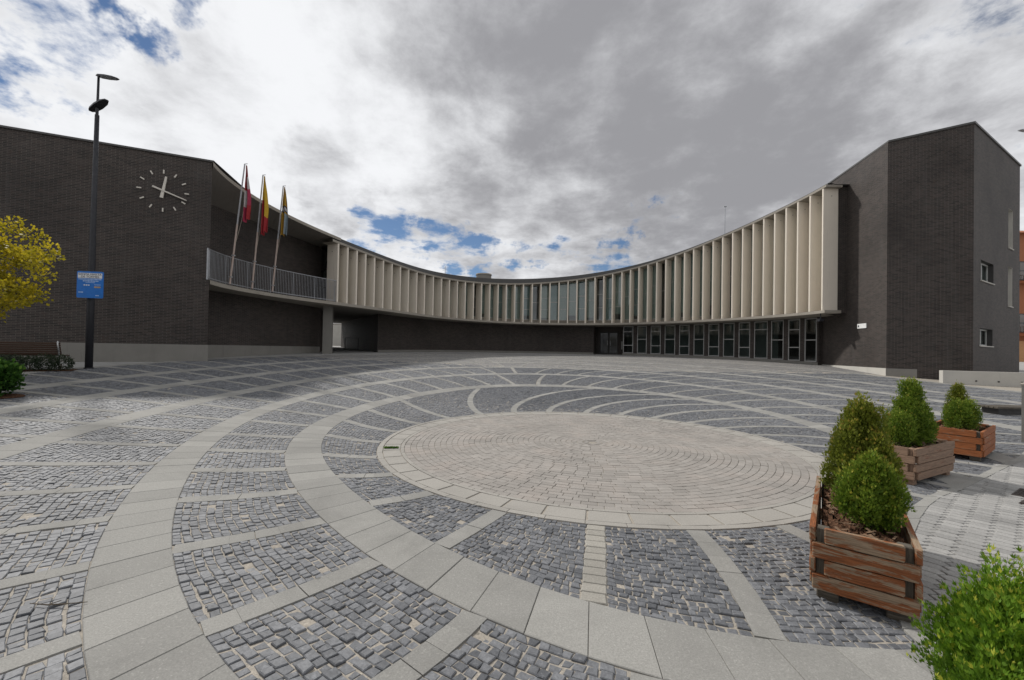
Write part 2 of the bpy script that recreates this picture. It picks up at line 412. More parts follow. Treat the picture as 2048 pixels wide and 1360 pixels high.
_sol = np.linalg.solve(np.block([[_K + np.diag(_reg), _Q], [_Q.T, np.zeros((3, 3))]]), np.r_[GA[:, 2], 0, 0, 0])
def gz(X, Y):
    X = np.clip(np.asarray(X, float), -28, 32); Y = np.clip(np.asarray(Y, float), -6, 50)
    r2 = (X[..., None] - GA[:, 0]) ** 2 + (Y[..., None] - GA[:, 1]) ** 2
    return _phi(r2) @ _sol[:_n] + _sol[_n] + _sol[_n + 1] * X + _sol[_n + 2] * Y
def on_ground(p):
    outp = []
    t = np.geomspace(.8, 90, 500)
    for v_ in dirs(p):
        P = t[:, None] * v_; h = P[:, 2] - gz(P[:, 0], P[:, 1]); j = max(1, int(np.argmax(h < 0))); a, b_ = t[j - 1], t[j]
        for _ in range(25):
            m_ = (a + b_) / 2
            if m_ * v_[2] - gz(m_ * v_[0], m_ * v_[1]) < 0: b_ = m_
            else: a = m_
        outp.append(v_ * b_)
    return np.array(outp)
def G(px): return on_ground([px])[0]

# ground sheet out to the horizon
xs = np.r_[-1500, -600, -250, -120, -60, np.arange(-28, 32.1, 1.0), 60, 120, 250, 600, 1500]
ys = np.r_[-300, -80, -25, np.arange(-6, 50.1, 1.0), 80, 140, 260, 600, 2500]
XX, YY = np.meshgrid(xs, ys); VV = np.stack([XX, YY, gz(XX, YY) - .035], -1).reshape(-1, 3)
nx, ny = len(xs), len(ys)
ii = (np.arange(ny - 1)[:, None] * nx + np.arange(nx - 1)).ravel()
link_mesh('ground', VV, np.stack([ii, ii + 1, ii + nx + 1, ii + nx], 1), 'concrete_pavement', None, True, tint=np.full(len(ii), .5), kind='structure')

# ------------------------------------------------------------------ paving: eccentric rings round a paved circle
def polar(P): d = P[:, :2] - C0; return np.arctan2(d[:, 1], d[:, 0]), np.hypot(d[:, 0], d[:, 1])
RP = {1: [(642, 895, 1), (642, 910, 1), (652, 935, 1), (665, 955, 1), (650, 880, 1), (670, 860, 1), (701, 989, 1), (732, 1013.6, 1), (877.6, 1088.6, 1), (959, 1126, 1), (1089, 1179, 1), (1171, 1208, 1), (1260, 1236, 1), (1469, 1302, 1), (1552, 1323, 1),
          (575, 930, -1), (574, 915, -1), (582, 890, -1), (597, 872, -1), (620, 850, -1), (655, 827, -1), (595, 980, -1), (645, 1035, -1), (690, 1070, -1), (816, 1139, -1), (935, 1203, -1), (1021, 1236, -1), (1111, 1272, -1), (1217, 1311, -1),
          (994, 772, 0), (1093, 770.6, 0), (1195.6, 775.7, 0), (1281, 781, 0), (1349, 791, 0), (1439, 806, 0), (1556, 833, 0), (1694, 872, 0), (1905, 960, 0), (830, 788, -1)],
      2: [(347.5, 1080, 1), (350, 1120, 1), (356, 990, 1), (380, 947, 1), (400, 925, 1), (432, 890, 1), (480, 855, 1), (530, 832, 1), (360, 1160, 1), (375, 1210, 1), (400, 1280, 1), (429, 1360, 1),
          (174, 1280, -1), (175, 1350, -1), (172, 1255, -1), (180, 1180, -1), (190, 1135, -1), (200, 1100, -1), (220, 1050, -1), (240, 1005, -1), (265, 975, -1), (300, 940, -1), (350, 895, -1), (395, 867, -1), (435, 847, -1), (500, 822, -1),
          (1007.6, 749.4, 0), (1110, 747, 0), (1247, 752.5, 0), (871, 753.5, 0), (1300, 760, 0), (1446, 777, 0), (1556, 797, 0), (1665, 822, 0), (1767, 846, 0), (1990, 920, 0)],
      3: [(400, 805, 0), (583, 768, 0), (717, 750, 0), (900, 735, 0), (0, 904, 0), (205, 851, 0), (1079.7, 732, 0), (1360, 748.6, 0), (1300, 744, 0), (1544, 770.6, 0), (1754, 804.7, 0), (1889, 837, 0)],
      4: [(400, 764.5, 0), (546, 747, 0), (693, 734, 0), (900, 724, 0), (0, 823.5, 0), (310.6, 776.6, 0), (600, 743, 0), (1079.7, 721.7, 0), (1360, 736.4, 0), (1544, 754.7, 0), (1800, 789, 0), (1908, 816, 0)],
      5: [(400, 743.7, 0), (585.5, 726.6, 0), (766, 718, 0), (900, 714.4, 0), (0, 783, 0), (146.5, 765.5, 0), (300, 752, 0), (1079.7, 715, 0), (1300, 723, 0), (1544, 742.5, 0), (1800, 770.6, 0), (1908, 790, 0), (2010, 814, 0)]}
EXTRA = {1: [(-45, 5.2), (-60, 5.5)], 2: [(-90, 7.3), (-60, 7.3), (-30, 6.8)], 3: [(-130, 8.6), (-90, 9.2), (-50, 9.2), (-15, 8.9)], 4: [(-150, 10.8), (-120, 11), (-90, 11.3), (-50, 11.3), (-10, 11.2)],
         5: [(-165, 13.1), (-130, 13.2), (-90, 13.5), (-50, 13.4), (-10, 13.2)],
         6: [(180, 15.1), (165, 15.75), (147, 16.55), (126, 19.72), (105, 24.5), (89, 27.4), (69, 26.6), (50, 23.6), (34, 21.8), (20, 16.9), (-20, 15.4), (-60, 15.5), (-100, 15.5), (-140, 15.2)]}
WID = {1: .50, 2: .45, 3: .47, 4: .50, 5: .50, 6: .40}
COEF = {}
def fb(th, o=4): return np.concatenate([[np.ones_like(th)]] + [[np.cos(q * th), np.sin(q * th)] for q in range(1, o + 1)]).T
for q in range(1, 7):
    th, r = np.zeros(0), np.zeros(0); wt = np.zeros(0)
    if q in RP:
        pts = np.array(RP[q], float); th, r = polar(on_ground(pts[:, :2])); r = r + pts[:, 2] * WID[q] / 2; wt = 1 / r
    ex = np.array(EXTRA.get(q, []), float).reshape(-1, 2)
    th = np.r_[th, np.radians(ex[:, 0])]; r = np.r_[r, ex[:, 1]]; wt = np.r_[wt, np.full(len(ex), .05)]
    B = fb(th); reg = np.diag([0] + [x for o_ in range(1, 5) for x in (o_ ** 3, o_ ** 3)]) * .0015
    COEF[q] = np.linalg.solve((B * wt[:, None] ** 2).T @ B + reg, (B * wt[:, None] ** 2).T @ r)
def ring(q, th):
    th = np.asarray(th, float)
    if q == 0: return np.full(th.shape, RD)
    return (fb(th.ravel()) @ COEF[q]).reshape(th.shape)
def r_in(q, th): return ring(q, th) - WID[q] / 2          # inner edge of ring band q
def r_out(q, th): return ring(q, th) + (WID[q] / 2 if q else 0)
def XY(r, th): return C0[0] + r * np.cos(th), C0[1] + r * np.sin(th)
# border between the ring paving and the zigzag pavers on the right
HB = on_ground([(1885, 1310), (1823, 1240), (1800, 1150), (1815, 1070), (1833, 1026), (1861, 998), (1917, 979), (1965, 955), (2012, 932), (2048, 918)])[:, :2]
HB = np.r_[[[HB[0, 0] + .12, .6], ], HB, [[HB[-1, 0] + 1.6, HB[-1, 1] + 1.1], [HB[-1, 0] + 6, HB[-1, 1] + 3.6]]]
HB[0] = (HB[1, 0] - .02, -3.0)
def hex_side(X, Y):
    """> 0 on the right of the border (metres, roughly)"""
    X = np.asarray(X, float); Y = np.asarray(Y, float)
    xb = np.interp(Y, HB[:, 1], HB[:, 0]); sl = np.interp(Y, HB[:, 1], np.gradient(HB[:, 0], HB[:, 1]))
    return np.where(Y > HB[:, 1].max(), -5.0, (X - xb) / np.sqrt(1 + sl ** 2))
_o = np.argsort(HB[:, 1]); HB = HB[_o]

def in_view(X, Y, margin=260, ymax=60):
    pz = proj(np.stack([X.ravel(), Y.ravel(), gz(X.ravel(), Y.ravel())], 1)).reshape(X.shape + (2,))
    return (Y > .9) & (Y < ymax) & (pz[..., 0] > -margin) & (pz[..., 0] < 2048 + margin) & (pz[..., 1] < 1360 + margin)

# bed of the ring paving: jointing sand near by, cobbles seen as one surface far off
thg = np.radians(np.arange(0, 360.1, 2.0)); ug = np.linspace(0, 1, 34)
TH, UG = np.meshgrid(thg, ug, indexing='ij'); RR = UG * (ring(6, TH) + .2 + 4.5 * np.clip((np.radians(118) - TH) / .3, 0, 1) * np.clip((TH + .0) / .2, 0, 1))
X, Y = XY(RR, TH); VV = np.stack([X, Y, gz(X, Y) - .007], -1)
nt_, nu = TH.shape; idx = (np.arange(nt_ - 1)[:, None] * nu + np.arange(nu - 1)).ravel()
FF = np.stack([idx, idx + nu, idx + nu + 1, idx + 1], 1)
cen = VV.reshape(-1, 3)[FF].mean(1); keep = hex_side(cen[:, 0], cen[:, 1]) < .25; FF = FF[keep]; cen = cen[keep]
plaza = link_mesh('plaza', VV.reshape(-1, 3), FF, 'bed', None, True, tint=np.full(len(FF), .5), kind='structure')
plaza.data.materials.append(MATS['far_cobble'])
FAR = 22.0
plaza.data.polygons.foreach_set('material_index', (cen[:, 1] > FAR).astype(np.int32))

def prisms(corners, top, tint, depth=.05, bev=.007, flat=False):
    """corners (N,4,2) ccw; returns V, F, T of bevelled stones whose tops follow the ground"""
    N = len(corners); c = corners.mean(1, keepdims=True)
    z = gz(corners[..., 0], corners[..., 1]) + np.asarray(top)[:, None]
    low = np.concatenate([corners, (z - depth)[..., None]], -1)
    mid = np.concatenate([corners, (z - bev)[..., None]], -1)
    dv = c - corners; dl = np.linalg.norm(dv, axis=-1, keepdims=True)
    tp = corners + dv / dl * np.minimum(bev * 1.5, dl * .3); hi = np.concatenate([tp, z[..., None]], -1)
    V = np.stack([low, mid, hi], 1).reshape(-1, 3)
    b0 = (np.arange(N) * 12)[:, None]
    F = [b0 + np.array([8, 9, 10, 11])]
    for L in (0, 4):
        for i in range(4):
            j = (i + 1) % 4; F.append(b0 + np.array([L + i, L + j, L + 4 + j, L + 4 + i]))
    F = np.stack(F, 1).reshape(-1, 4)
    return V, F, np.repeat(tint, 9)
def split_pieces(name, stuff, corners, top, tint, mat, parent, limit=300, **kw):
    """the pieces that show largest become objects of their own, the rest one mesh"""
    if len(corners) == 0: return
    cz = gz(corners[..., 0], corners[..., 1])
    pp = proj(np.concatenate([corners, cz[..., None]], -1).reshape(-1, 3)).reshape(-1, 4, 2)
    ar = np.abs((pp[:, 0, 0] - pp[:, 2, 0]) * (pp[:, 1, 1] - pp[:, 3, 1]) - (pp[:, 1, 0] - pp[:, 3, 0]) * (pp[:, 0, 1] - pp[:, 2, 1])) / 2
    cc = pp.mean(1); inside = (cc[:, 0] > 4) & (cc[:, 0] < 2044) & (cc[:, 1] < 1356) & (corners[..., 1].min(1) > 1)
    order = np.argsort(-(ar * inside)); big = order[:limit]; big = big[inside[big]]
    for i in big:
        V, F, T = prisms(corners[i:i + 1], top[i:i + 1], tint[i:i + 1], **kw); link_mesh(name, V, F, mat, parent, tint=T)
    m_ = np.ones(len(corners), bool); m_[big] = False
    if m_.any():
        V, F, T = prisms(corners[m_], top[m_], tint[m_], **kw); o_ = link_mesh(stuff, V, F, mat, parent, tint=T); o_['kind'] = 'stuff'

# --- ring bands of large granite slabs
Q, TI = [], []
for q in range(1, 7):
    tt = np.radians(np.linspace(0, 360, 2001)); L = np.r_[0, np.cumsum(ring(q, tt)[:-1] * np.diff(tt))]
    n = int(L[-1] / (.345 if q < 3 else .42)); e = np.interp(np.arange(n + 1) / n * L[-1], L, tt)
    for i in range(n):
        jt = .0016 / ring(q, e[i:i + 1])[0]; a, b_ = e[i] + jt, e[i + 1] - jt; m_ = (a + b_) / 2
        for lo, hi in ((a, b_),):
            t4 = np.array([lo, lo, hi, hi]); rr = np.array([r_in(q, t4[:1])[0], r_out(q, t4[:1])[0], r_out(q, t4[2:3])[0], r_in(q, t4[2:3])[0]])
            x, y = XY(rr, t4); Q.append(np.stack([x, y], 1)); TI.append(RNG.uniform(.18, .82))
Q = np.array(Q); TI = np.array(TI); c_ = Q.mean(1)
ok = in_view(c_[:, 0], c_[:, 1]) & (hex_side(c_[:, 0], c_[:, 1]) < .12); Q, TI = Q[ok], TI[ok]
split_pieces('granite_slab', 'granite_slabs', Q, RNG.normal(.005, .0012, len(Q)), TI, 'granite', plaza, bev=.004)

# --- dividing strips between the rings: curved like the blades of a turbine
SPK = {}
a_in = [-100.5, -115.1, -129.4, -143.1, -157.8, -173.3, -187.8, -202.5, -217.7, -233.1, -248, -262.9, -278.2, -292, -305, -318.6, -330.9, -343.3, -356.1, -367.7, -381, -395, -409, -432.3, -446.6]
a_out = [-100.9, -116.1, -131.7, -146.9, -162.3, -179.6, -195.1, -208.5, -222.7, -249.6, -281.2, -297.6, -305.7, -313.6, -320.8, -330.3, -340.4, -352.3, -364, -375, -388, -401, -414, -435, -449.9]
a_in[-3] = -416
SPK[0] = [(rad(a), rad(b_)) for a, b_ in zip(a_in, a_out)]
dl_t = np.array([-470, -449, -409, -398, -384, -359, -339, -330, -309, -290, -275.7, -269.4, -262.8, -255.9, -248, -225, -200, -181, -168.1, -155.9, -144.5, -120.3, -108.7])
dl_v = np.array([-3, -3, -4, -5, -6, -7, -7.9, -7.5, -6.5, -8.0, -7.1, -5.4, .6, 3.5, 3.6, 1.5, .8, -.2, -1.4, -2.8, -3.3, -2.0, -3.0])
for q in range(1, 6):
    tt = np.radians(np.linspace(-108.5, -468.5, 2001)); L = np.r_[0, np.cumsum(r_out(q, tt)[:-1] * -np.diff(tt))]
    n = int(round(L[-1] / .975)); e = np.interp(np.arange(n) / n * L[-1], L, tt)
    sc = 1.0 if q == 1 else .85
    SPK[q] = [(t, t + rad(np.interp(math.degrees(t), dl_t, dl_v)) * sc) for t in e]
def spoke(sp, u): return sp[0] + (sp[1] - sp[0]) * np.asarray(u) ** 1.25
def band_r(q, th, u):
    a = r_out(q, th); return a + (r_in(q + 1, th) - a) * u
nstrip = 0
for q in range(0, 6):
    for i, sp in enumerate(SPK[q]):
        us = np.linspace(0, 1, 15); th = spoke(sp, us); r = band_r(q, th, us); x, y = XY(r, th)
        if not (in_view(x, y, 60, 45).any() and (hex_side(x, y) < .05).any()): continue
        d = np.stack([np.gradient(x), np.gradient(y)], 1); L = np.r_[0, np.cumsum(np.hypot(np.diff(x), np.diff(y)))]
        d /= np.linalg.norm(d, axis=1, keepdims=True); nr = np.stack([-d[:, 1], d[:, 0]], 1)
        wd = (.085 if q < 2 else .075) if y.mean() < 14 else .062
        # the strip facing the camera is laid of small setts, the others of long kerb stones
        blk = .105 if (q, i) == (0, 0) else .62
        nb = max(2, int(L[-1] / blk)); sb = np.linspace(.004, L[-1] - .004, nb + 1); Vs, Fs, Ts = [], [], []
        quads, tps = [], []
        for j in range(nb):
            sub = 1 if blk < .2 else 3
            for z_ in range(sub):
                s0 = sb[j] + (sb[j + 1] - sb[j]) * z_ / sub; s1 = sb[j] + (sb[j + 1] - sb[j]) * (z_ + 1) / sub
                if z_ == 0: s0 += .003
                if z_ == sub - 1: s1 -= .003
                pq = []
                for s_, sg in ((s0, 1), (s0, -1), (s1, -1), (s1, 1)):
                    jit = RNG.normal(0, .004) if blk < .2 else 0
                    pq.append((np.interp(s_, L, x) + np.interp(s_, L, nr[:, 0]) * (wd + jit) * sg, np.interp(s_, L, y) + np.interp(s_, L, nr[:, 1]) * (wd + jit) * sg))
                c_ = np.mean(pq, 0)
                if hex_side(c_[0], c_[1]) > .08: continue
                quads.append(pq); tps.append(.004 + RNG.normal(0, .001))
        if not quads: continue
        quads = np.array(quads); V, F, T = prisms(quads, np.array(tps), RNG.beta(2, 2, len(quads)) * .6 + .2, bev=.001 if blk > .2 else .006)
        link_mesh('dividing_strip', V, F, 'sett' if blk < .2 else 'granite', plaza, tint=T); nstrip += 1

# --- cobbles: every panel between two strips is laid in courses that follow the rings
Q, TP, TI = [], [], []
for q in range(0, 6):
    S_ = SPK[q]; n = len(S_)
    for i in range(n):
        A_, B_ = S_[i], S_[(i + 1) % n]
        if i == n - 1: B_ = (B_[0] - 2 * math.pi, B_[1] - 2 * math.pi)
        um = np.array([.5]); tm = (spoke(A_, um) + spoke(B_, um)) / 2
        cx, cy = XY(band_r(q, tm, um), tm)
        crn = [XY(band_r(q, np.array([t]), np.array([u])), np.array([t])) for t, u in ((A_[0], 0.), (A_[1], 1.), (B_[0], 0.), (B_[1], 1.), (tm[0], .5))]
        X = np.array([c_[0][0] for c_ in crn]); Y = np.array([c_[1][0] for c_ in crn])
        if not in_view(X, Y, 260, FAR + 1).any(): continue
        thick = (r_in(q + 1, tm) - r_out(q, tm))[0]; size = (.058, .062, .068, .078, .085, .09)[q]
        nr = max(3, int(round(thick / size)))
        rows = np.linspace(0, 1, nr + 1); wob = np.cumsum(RNG.normal(0, .12, nr + 1)); 
        tintp = RNG.normal(.5, .07)
        for j in range(nr):
            u0, u1 = rows[j], rows[j + 1]; uc = (u0 + u1) / 2
            ta, tb = spoke(A_, uc), spoke(B_, uc); rc = band_r(q, np.array([(ta + tb) / 2]), np.array([uc]))[0]
            Lr = rc * (ta - tb); wpad = .085 / Lr
            if Lr < .3: continue
            wds = RNG.uniform(.75, 1.3, max(3, int(round((Lr - .17) / (size * 1.06))))); e = np.r_[0, np.cumsum(wds)]; e = wpad + e / e[-1] * (1 - 2 * wpad)
            m_ = len(e) - 1
            s4 = np.stack([e[:-1], e[:-1], e[1:], e[1:]], 1); u4 = np.tile([u1, u0, u0, u1], (m_, 1)).astype(float)
            # courses waver, joints are crooked
            amp = .0 if j in (0, nr - 1) else .16
            wv = (amp / nr) * np.sin(s4 * 7 + i * 1.7 + q)
            u4 = u4 + np.where((u4 > .001) & (u4 < .999), wv, 0) + RNG.normal(0, .05 / nr, u4.shape) * ((u4 > .001) & (u4 < .999))
            s4 = s4 + RNG.normal(0, .006 / Lr, s4.shape)
            tA, tB = spoke(A_, np.clip(u4, 0, 1)), spoke(B_, np.clip(u4, 0, 1)); t4 = tA + (tB - tA) * s4
            r4 = band_r(q, t4.ravel(), u4.ravel()).reshape(t4.shape); x, y = XY(r4, t4); P4 = np.stack([x, y], -1)
            c_ = P4.mean(1, keepdims=True); v_ = P4 - c_; l_ = np.linalg.norm(v_, axis=-1, keepdims=True)
            P4 = c_ + v_ * (1 - np.minimum(.5, RNG.uniform(.0022, .0054, (m_, 4, 1)) * 1.2 / l_))
            Q.append(P4); TP.append(RNG.normal(0, .0035, m_) + .001); TI.append(np.clip(RNG.normal(tintp, .24, m_), 0, 1))
Q = np.concatenate(Q); TP = np.concatenate(TP); TI = np.concatenate(TI); c_ = Q.mean(1)
ok = in_view(c_[:, 0], c_[:, 1], 330, FAR) & (hex_side(c_[:, 0], c_[:, 1]) < -.02)
Q, TP, TI = Q[ok], TP[ok], TI[ok]
# some corners are knocked off
Q = Q[:, ::-1]
a2 = (Q[:, 0, 0] * Q[:, 1, 1] - Q[:, 1, 0] * Q[:, 0, 1] + Q[:, 1, 0] * Q[:, 2, 1] - Q[:, 2, 0] * Q[:, 1, 1] + Q[:, 2, 0] * Q[:, 3, 1] - Q[:, 3, 0] * Q[:, 2, 1] + Q[:, 3, 0] * Q[:, 0, 1] - Q[:, 0, 0] * Q[:, 3, 1])
Q[a2 < 0] = Q[a2 < 0][:, ::-1]
print('cobbles', len(Q), 'strips', nstrip)
split_pieces('cobblestone', 'cobblestones', Q, TP, TI, 'cobble', plaza, bev=.0045)

# --- the paved circle in the middle: kerb ring, slab ring, kerb ring, then courses of small pavers
tt = np.linspace(0, 2 * math.pi, 97); VV, FF = [], []
for i, r in enumerate(np.linspace(.01, RD - .02, 14)):
    for t in tt[:-1]: x, y = C0[0] + r * math.cos(t), C0[1] + r * math.sin(t); VV.append((x, y, float(gz(x, y)) - .022))
for i in range(13):
    for j in range(96): FF.append((i * 96 + j, (i + 1) * 96 + j, (i + 1) * 96 + (j + 1) % 96, i * 96 + (j + 1) % 96))
circ = link_mesh('paved_circle', np.array(VV), FF, 'dark_bed', None, tint=np.full(len(FF), .5), kind='structure')
def annulus(r0, r1, n, off, gap, tl=.5, ts=.15):
    o_, t_ = [], []
    for i in range(n):
        a = off + 2 * math.pi * i / n + gap / r1 / 2; b_ = off + 2 * math.pi * (i + 1) / n - gap / r1 / 2
        o_.append([(C0[0] + r * math.cos(t), C0[1] + r * math.sin(t)) for r, t in ((r0, a), (r1, a), (r1, b_), (r0, b_))]); t_.append(np.clip(RNG.normal(tl, ts), 0, 1))
    return np.array(o_), np.array(t_)
q_, t_ = annulus(RD - .085, RD - .004, 60, .0, .004, .55); V, F, T = prisms(q_, np.full(60, .006), t_, bev=.003); link_mesh('outer_kerb', V, F, 'rim_stone', circ, tint=T)
q_, t_ = annulus(RD - .42, RD - .365, 60, .02, .004, .5); V, F, T = prisms(q_, np.full(60, .004), t_, bev=.003); link_mesh('inner_kerb', V, F, 'rim_stone', circ, tint=T)
q_, t_ = annulus(RD - .355, RD - .097, 52, .035, .026, .6); split_pieces('rim_slab', 'rim_slabs', q_, np.full(52, .003), t_, 'rim_stone', circ, limit=52, bev=.003)
Q, TI, TP = [], [], []
r1 = RD - .426; row = 0
while r1 > .12:
    r0 = r1 - .098; n = max(3, int(round(2 * math.pi * (r1 - .05) / .178)))
    q_, t_ = annulus(max(.02, r0 + .003), r1 - .003, n, RNG.uniform(0, 6.28), .007, .5, .2)
    q_ = q_ + RNG.normal(0, .0018, q_.shape); Q.append(q_); TI.append(t_); TP.append(RNG.normal(.001, .0011, n)); r1 = r0
Q = np.concatenate(Q); TI = np.concatenate(TI); TP = np.concatenate(TP)
split_pieces('paver', 'pavers', Q, TP, TI, 'disc_paver', circ, bev=.0022)

# --- zigzag pavers on the right, long hexagons
hx = np.linspace(-3, HB[:, 1].max(), 66); VV, FF = [], []
for y in hx:
    xb = float(np.interp(y, HB[:, 1], HB[:, 0]))
    for q in range(60): x = xb + q * .35; VV.append((x, y, float(gz(x, y)) - .007))
for j in range(len(hx) - 1):
    for q in range(59): a = j * 60 + q; FF.append((a, a + 1, a + 61, a + 60))
hexg = link_mesh('pavement', np.array(VV), FF, 'dark_bed', None, True, tint=np.full(len(FF), .5), kind='structure')
an = rad(-52); e1 = np.array([math.cos(an), math.sin(an)]); e2 = np.array([-e1[1], e1[0]])
HL, HW = .215, .108; cl = []
for a in range(-70, 120):
    for b_ in range(-70, 130):
        p_ = np.array([4.5, 4.0]) + e1 * (a * HL * .77 * 1.0 + 0) + e2 * (b_ * HW + (a % 2) * HW / 2)
        cl.append(p_)
cl = np.array(cl); ok = in_view(cl[:, 0], cl[:, 1], 900, 13) & (hex_side(cl[:, 0], cl[:, 1]) > -.03); cl = cl[ok]
shape = np.array([(-.5, 0), (-.27, -.5), (.27, -.5), (.5, 0), (.27, .5), (-.27, .5)]) * np.array([HL, HW]) * .93
def hexmesh(cs, tin):
    N = len(cs); P2 = cs[:, None, :] + shape[None, :, :1] * e1 + shape[None, :, 1:] * e2
    P3 = cs[:, None, :] + .93 * (shape[None, :, :1] * e1 + shape[None, :, 1:] * e2)
    top = RNG.normal(.008, .0016, N)[:, None]
    lo = np.concatenate([P2, (gz(P2[..., 0], P2[..., 1]) - .02)[..., None]], -1); md = np.concatenate([P2, (gz(P2[..., 0], P2[..., 1]) + top - .006)[..., None]], -1)
    hi = np.concatenate([P3, (gz(P3[..., 0], P3[..., 1]) + top)[..., None]], -1)
    V = np.stack([lo, md, hi], 1).reshape(-1, 3); F, T = [], []
    for i in range(N):
        b0 = i * 18; F.append(tuple(b0 + 12 + j for j in range(6)))
        for L in (0, 6):
            for j in range(6): F.append((b0 + L + j, b0 + L + (j + 1) % 6, b0 + L + 6 + (j + 1) % 6, b0 + L + 6 + j))
        T += [tin[i]] * 13
    return V, F, T
pz = proj(np.c_[cl, gz(cl[:, 0], cl[:, 1])]); ins = (pz[:, 0] > 1780) & (pz[:, 0] < 2046) & (pz[:, 1] > 900) & (pz[:, 1] < 1230)
dist = np.where(ins, np.hypot(cl[:, 0], cl[:, 1]), 1e9); od = np.argsort(dist); bigh = od[:300]; bigh = bigh[ins[bigh]]
tn = np.clip(RNG.normal(.5, .22, len(cl)), 0, 1)
for i in bigh:
    V, F, T = hexmesh(cl[i:i + 1], tn[i:i + 1]); link_mesh('paver', V, F, 'hex_paver', hexg, tint=T)
rest = np.setdiff1d(np.arange(len(cl)), bigh)
V, F, T = hexmesh(cl[rest], tn[rest]); o_ = link_mesh('pavers', V, F, 'hex_paver', hexg, tint=T); o_['kind'] = 'stuff'
# a border course of granite where the two pavings meet
bd = []
yy = np.arange(-1.0, 9.5, .35)
for y0, y1 in zip(yy[:-1], yy[1:]):
    x0, x1 = np.interp([y0, y1], HB[:, 1], HB[:, 0]); bd.append([(x0 - .11, y0), (x0 + .06, y0), (x1 + .06, y1 - .006), (x1 - .11, y1 - .006)])
V, F, T = prisms(np.array(bd), np.full(len(bd), .013), RNG.beta(2, 2, len(bd)), bev=.002); link_mesh('border_course', V, F, 'granite', hexg, tint=T)

# ================================================================== the curved building
S = 2.5                                   # underside of the upper storey above the eye
SL = [(419, 569), (464.6, 579), (515, 587.5), (566, 596), (617, 603), (672.6, 609.5), (718, 616), (786, 625), (853.6, 633), (900, 637.5), (909, 640), (978, 645), (1054, 648), (1130, 649.6), (1206, 650), (1257, 649), (1320, 646.5), (1213, 649.6), (1292, 647.8), (1371, 645.5), (1450, 641.7), (1529, 636.0), (1608, 629.5), (1645, 626.5)]
AC = np.array([2.8, 23.0])
SLP = at_z(SL, S)[:, :2]
_ph = np.arctan2(SLP[:, 1] - AC[1], SLP[:, 0] - AC[0]); _ph = np.where(_ph < -1.9, _ph + 2 * math.pi, _ph); _rr = np.hypot(*(SLP - AC).T)
ARC = np.polyfit(_ph - 1.6, _rr, 6)
def arc(ph, off=0.0):
    """point of the slab edge at plan angle ph, moved outwards (away from the plaza) by off"""
    ph = np.asarray(ph, float); r = np.polyval(ARC, ph - 1.6); x, y = AC[0] + r * np.cos(ph), AC[1] + r * np.sin(ph)
    dr = np.polyval(np.polyder(ARC), ph - 1.6)
    tx, ty = dr * np.cos(ph) - r * np.sin(ph), dr * np.sin(ph) + r * np.cos(ph); l = np.hypot(tx, ty)
    return np.stack([x + off * ty / l, y - off * tx / l], -1)
PHG = np.linspace(_ph.min() - .05, _ph.max() + .05, 1200); _AG = arc(PHG); _pxg = proj(np.c_[_AG, np.full(len(PHG), S)])[:, 0]
_srt = np.argsort(_pxg)
def phi_at(px): return float(np.interp(px, _pxg[_srt], PHG[_srt]))
PH_L, PH_R = phi_at(419), phi_at(1645)      # PH_L > PH_R
def heights(T, deg):
    P, Z = [], []
    for u, v_ in T:
        ph = phi_at(u); q = arc(ph); P.append(ph); Z.append(at_y((u, v_), q[1])[2])
    return np.polyfit(np.array(P) - 1.6, Z, deg)
ZR = heights([(425.7, 333.8), (515, 391), (583, 433.6), (647, 465.8), (718, 494.5), (820, 528.3), (900, 547), (983, 555.7), (1054, 558), (1117, 555), (1193.6, 545.5), (1257, 532), (1320, 513), (1391, 489), (1473.5, 454.8), (1555.5, 419.3), (1626.6, 379), (1643, 369)], 6)
ZF = heights([(675, 487), (783, 528), (816.5, 539.7), (881, 556), (946.5, 564.5), (1012, 569.4), (1081, 568.9), (1152.5, 560.8), (1224, 547), (1295, 529), (1329.6, 518), (1404.5, 491.8), (1483, 456), (1547, 424.8), (1593, 400), (1643, 372)], 5)
def z_roof(ph): return np.polyval(ZR, np.asarray(ph) - 1.6)
def z_fin(ph): return np.minimum(np.polyval(ZF, np.asarray(ph) - 1.6), z_roof(ph) - .22)
PH_F0 = phi_at(675)
FINPX = [675, 694, 712.5, 730, 748, 765.7, 783, 800, 816.4, 833, 848.8, 866, 882.5, 898.3, 914.3, 930, 946.5, 962.5, 979, 995.5, 1012, 1029, 1046, 1063.6, 1081, 1099, 1117, 1134.7, 1152.5, 1170, 1188.5, 1206, 1223.5, 1242, 1259, 1276, 1293.8, 1311.6, 1329.6, 1348.5, 1367, 1385, 1404.5, 1424, 1443, 1463, 1483, 1504, 1525, 1547, 1569.7, 1593, 1617.5, 1643]
FPH = [phi_at(u) for u in FINPX]
FIN_D = .95                                # depth of the fins
hall = thing('town_hall', (AC[0], 41.0, -.3), 'long curved dark brick public building with a row of tall cream concrete fins', 'building')
def ribbon(mb, phs, o0, z0, o1, z1, flip=False):
    """strip along the arc between (offset o0, height z0) and (o1, z1); heights are functions or numbers"""
    f_ = lambda z, p: float(z(p)) if callable(z) else z
    for a, b_ in zip(phs[:-1], phs[1:]):
        p = [(*arc(a, o0), f_(z0, a)), (*arc(b_, o0), f_(z0, b_)), (*arc(b_, o1), f_(z1, b_)), (*arc(a, o1), f_(z1, a))]
        u = [(a * 17, 0), (b_ * 17, 0), (b_ * 17, 1), (a * 17, 1)]
        mb.face(p[::-1] if flip else p, u[::-1] if flip else u)
ALL = np.linspace(PH_L - .002, PH_R - .01, 140)
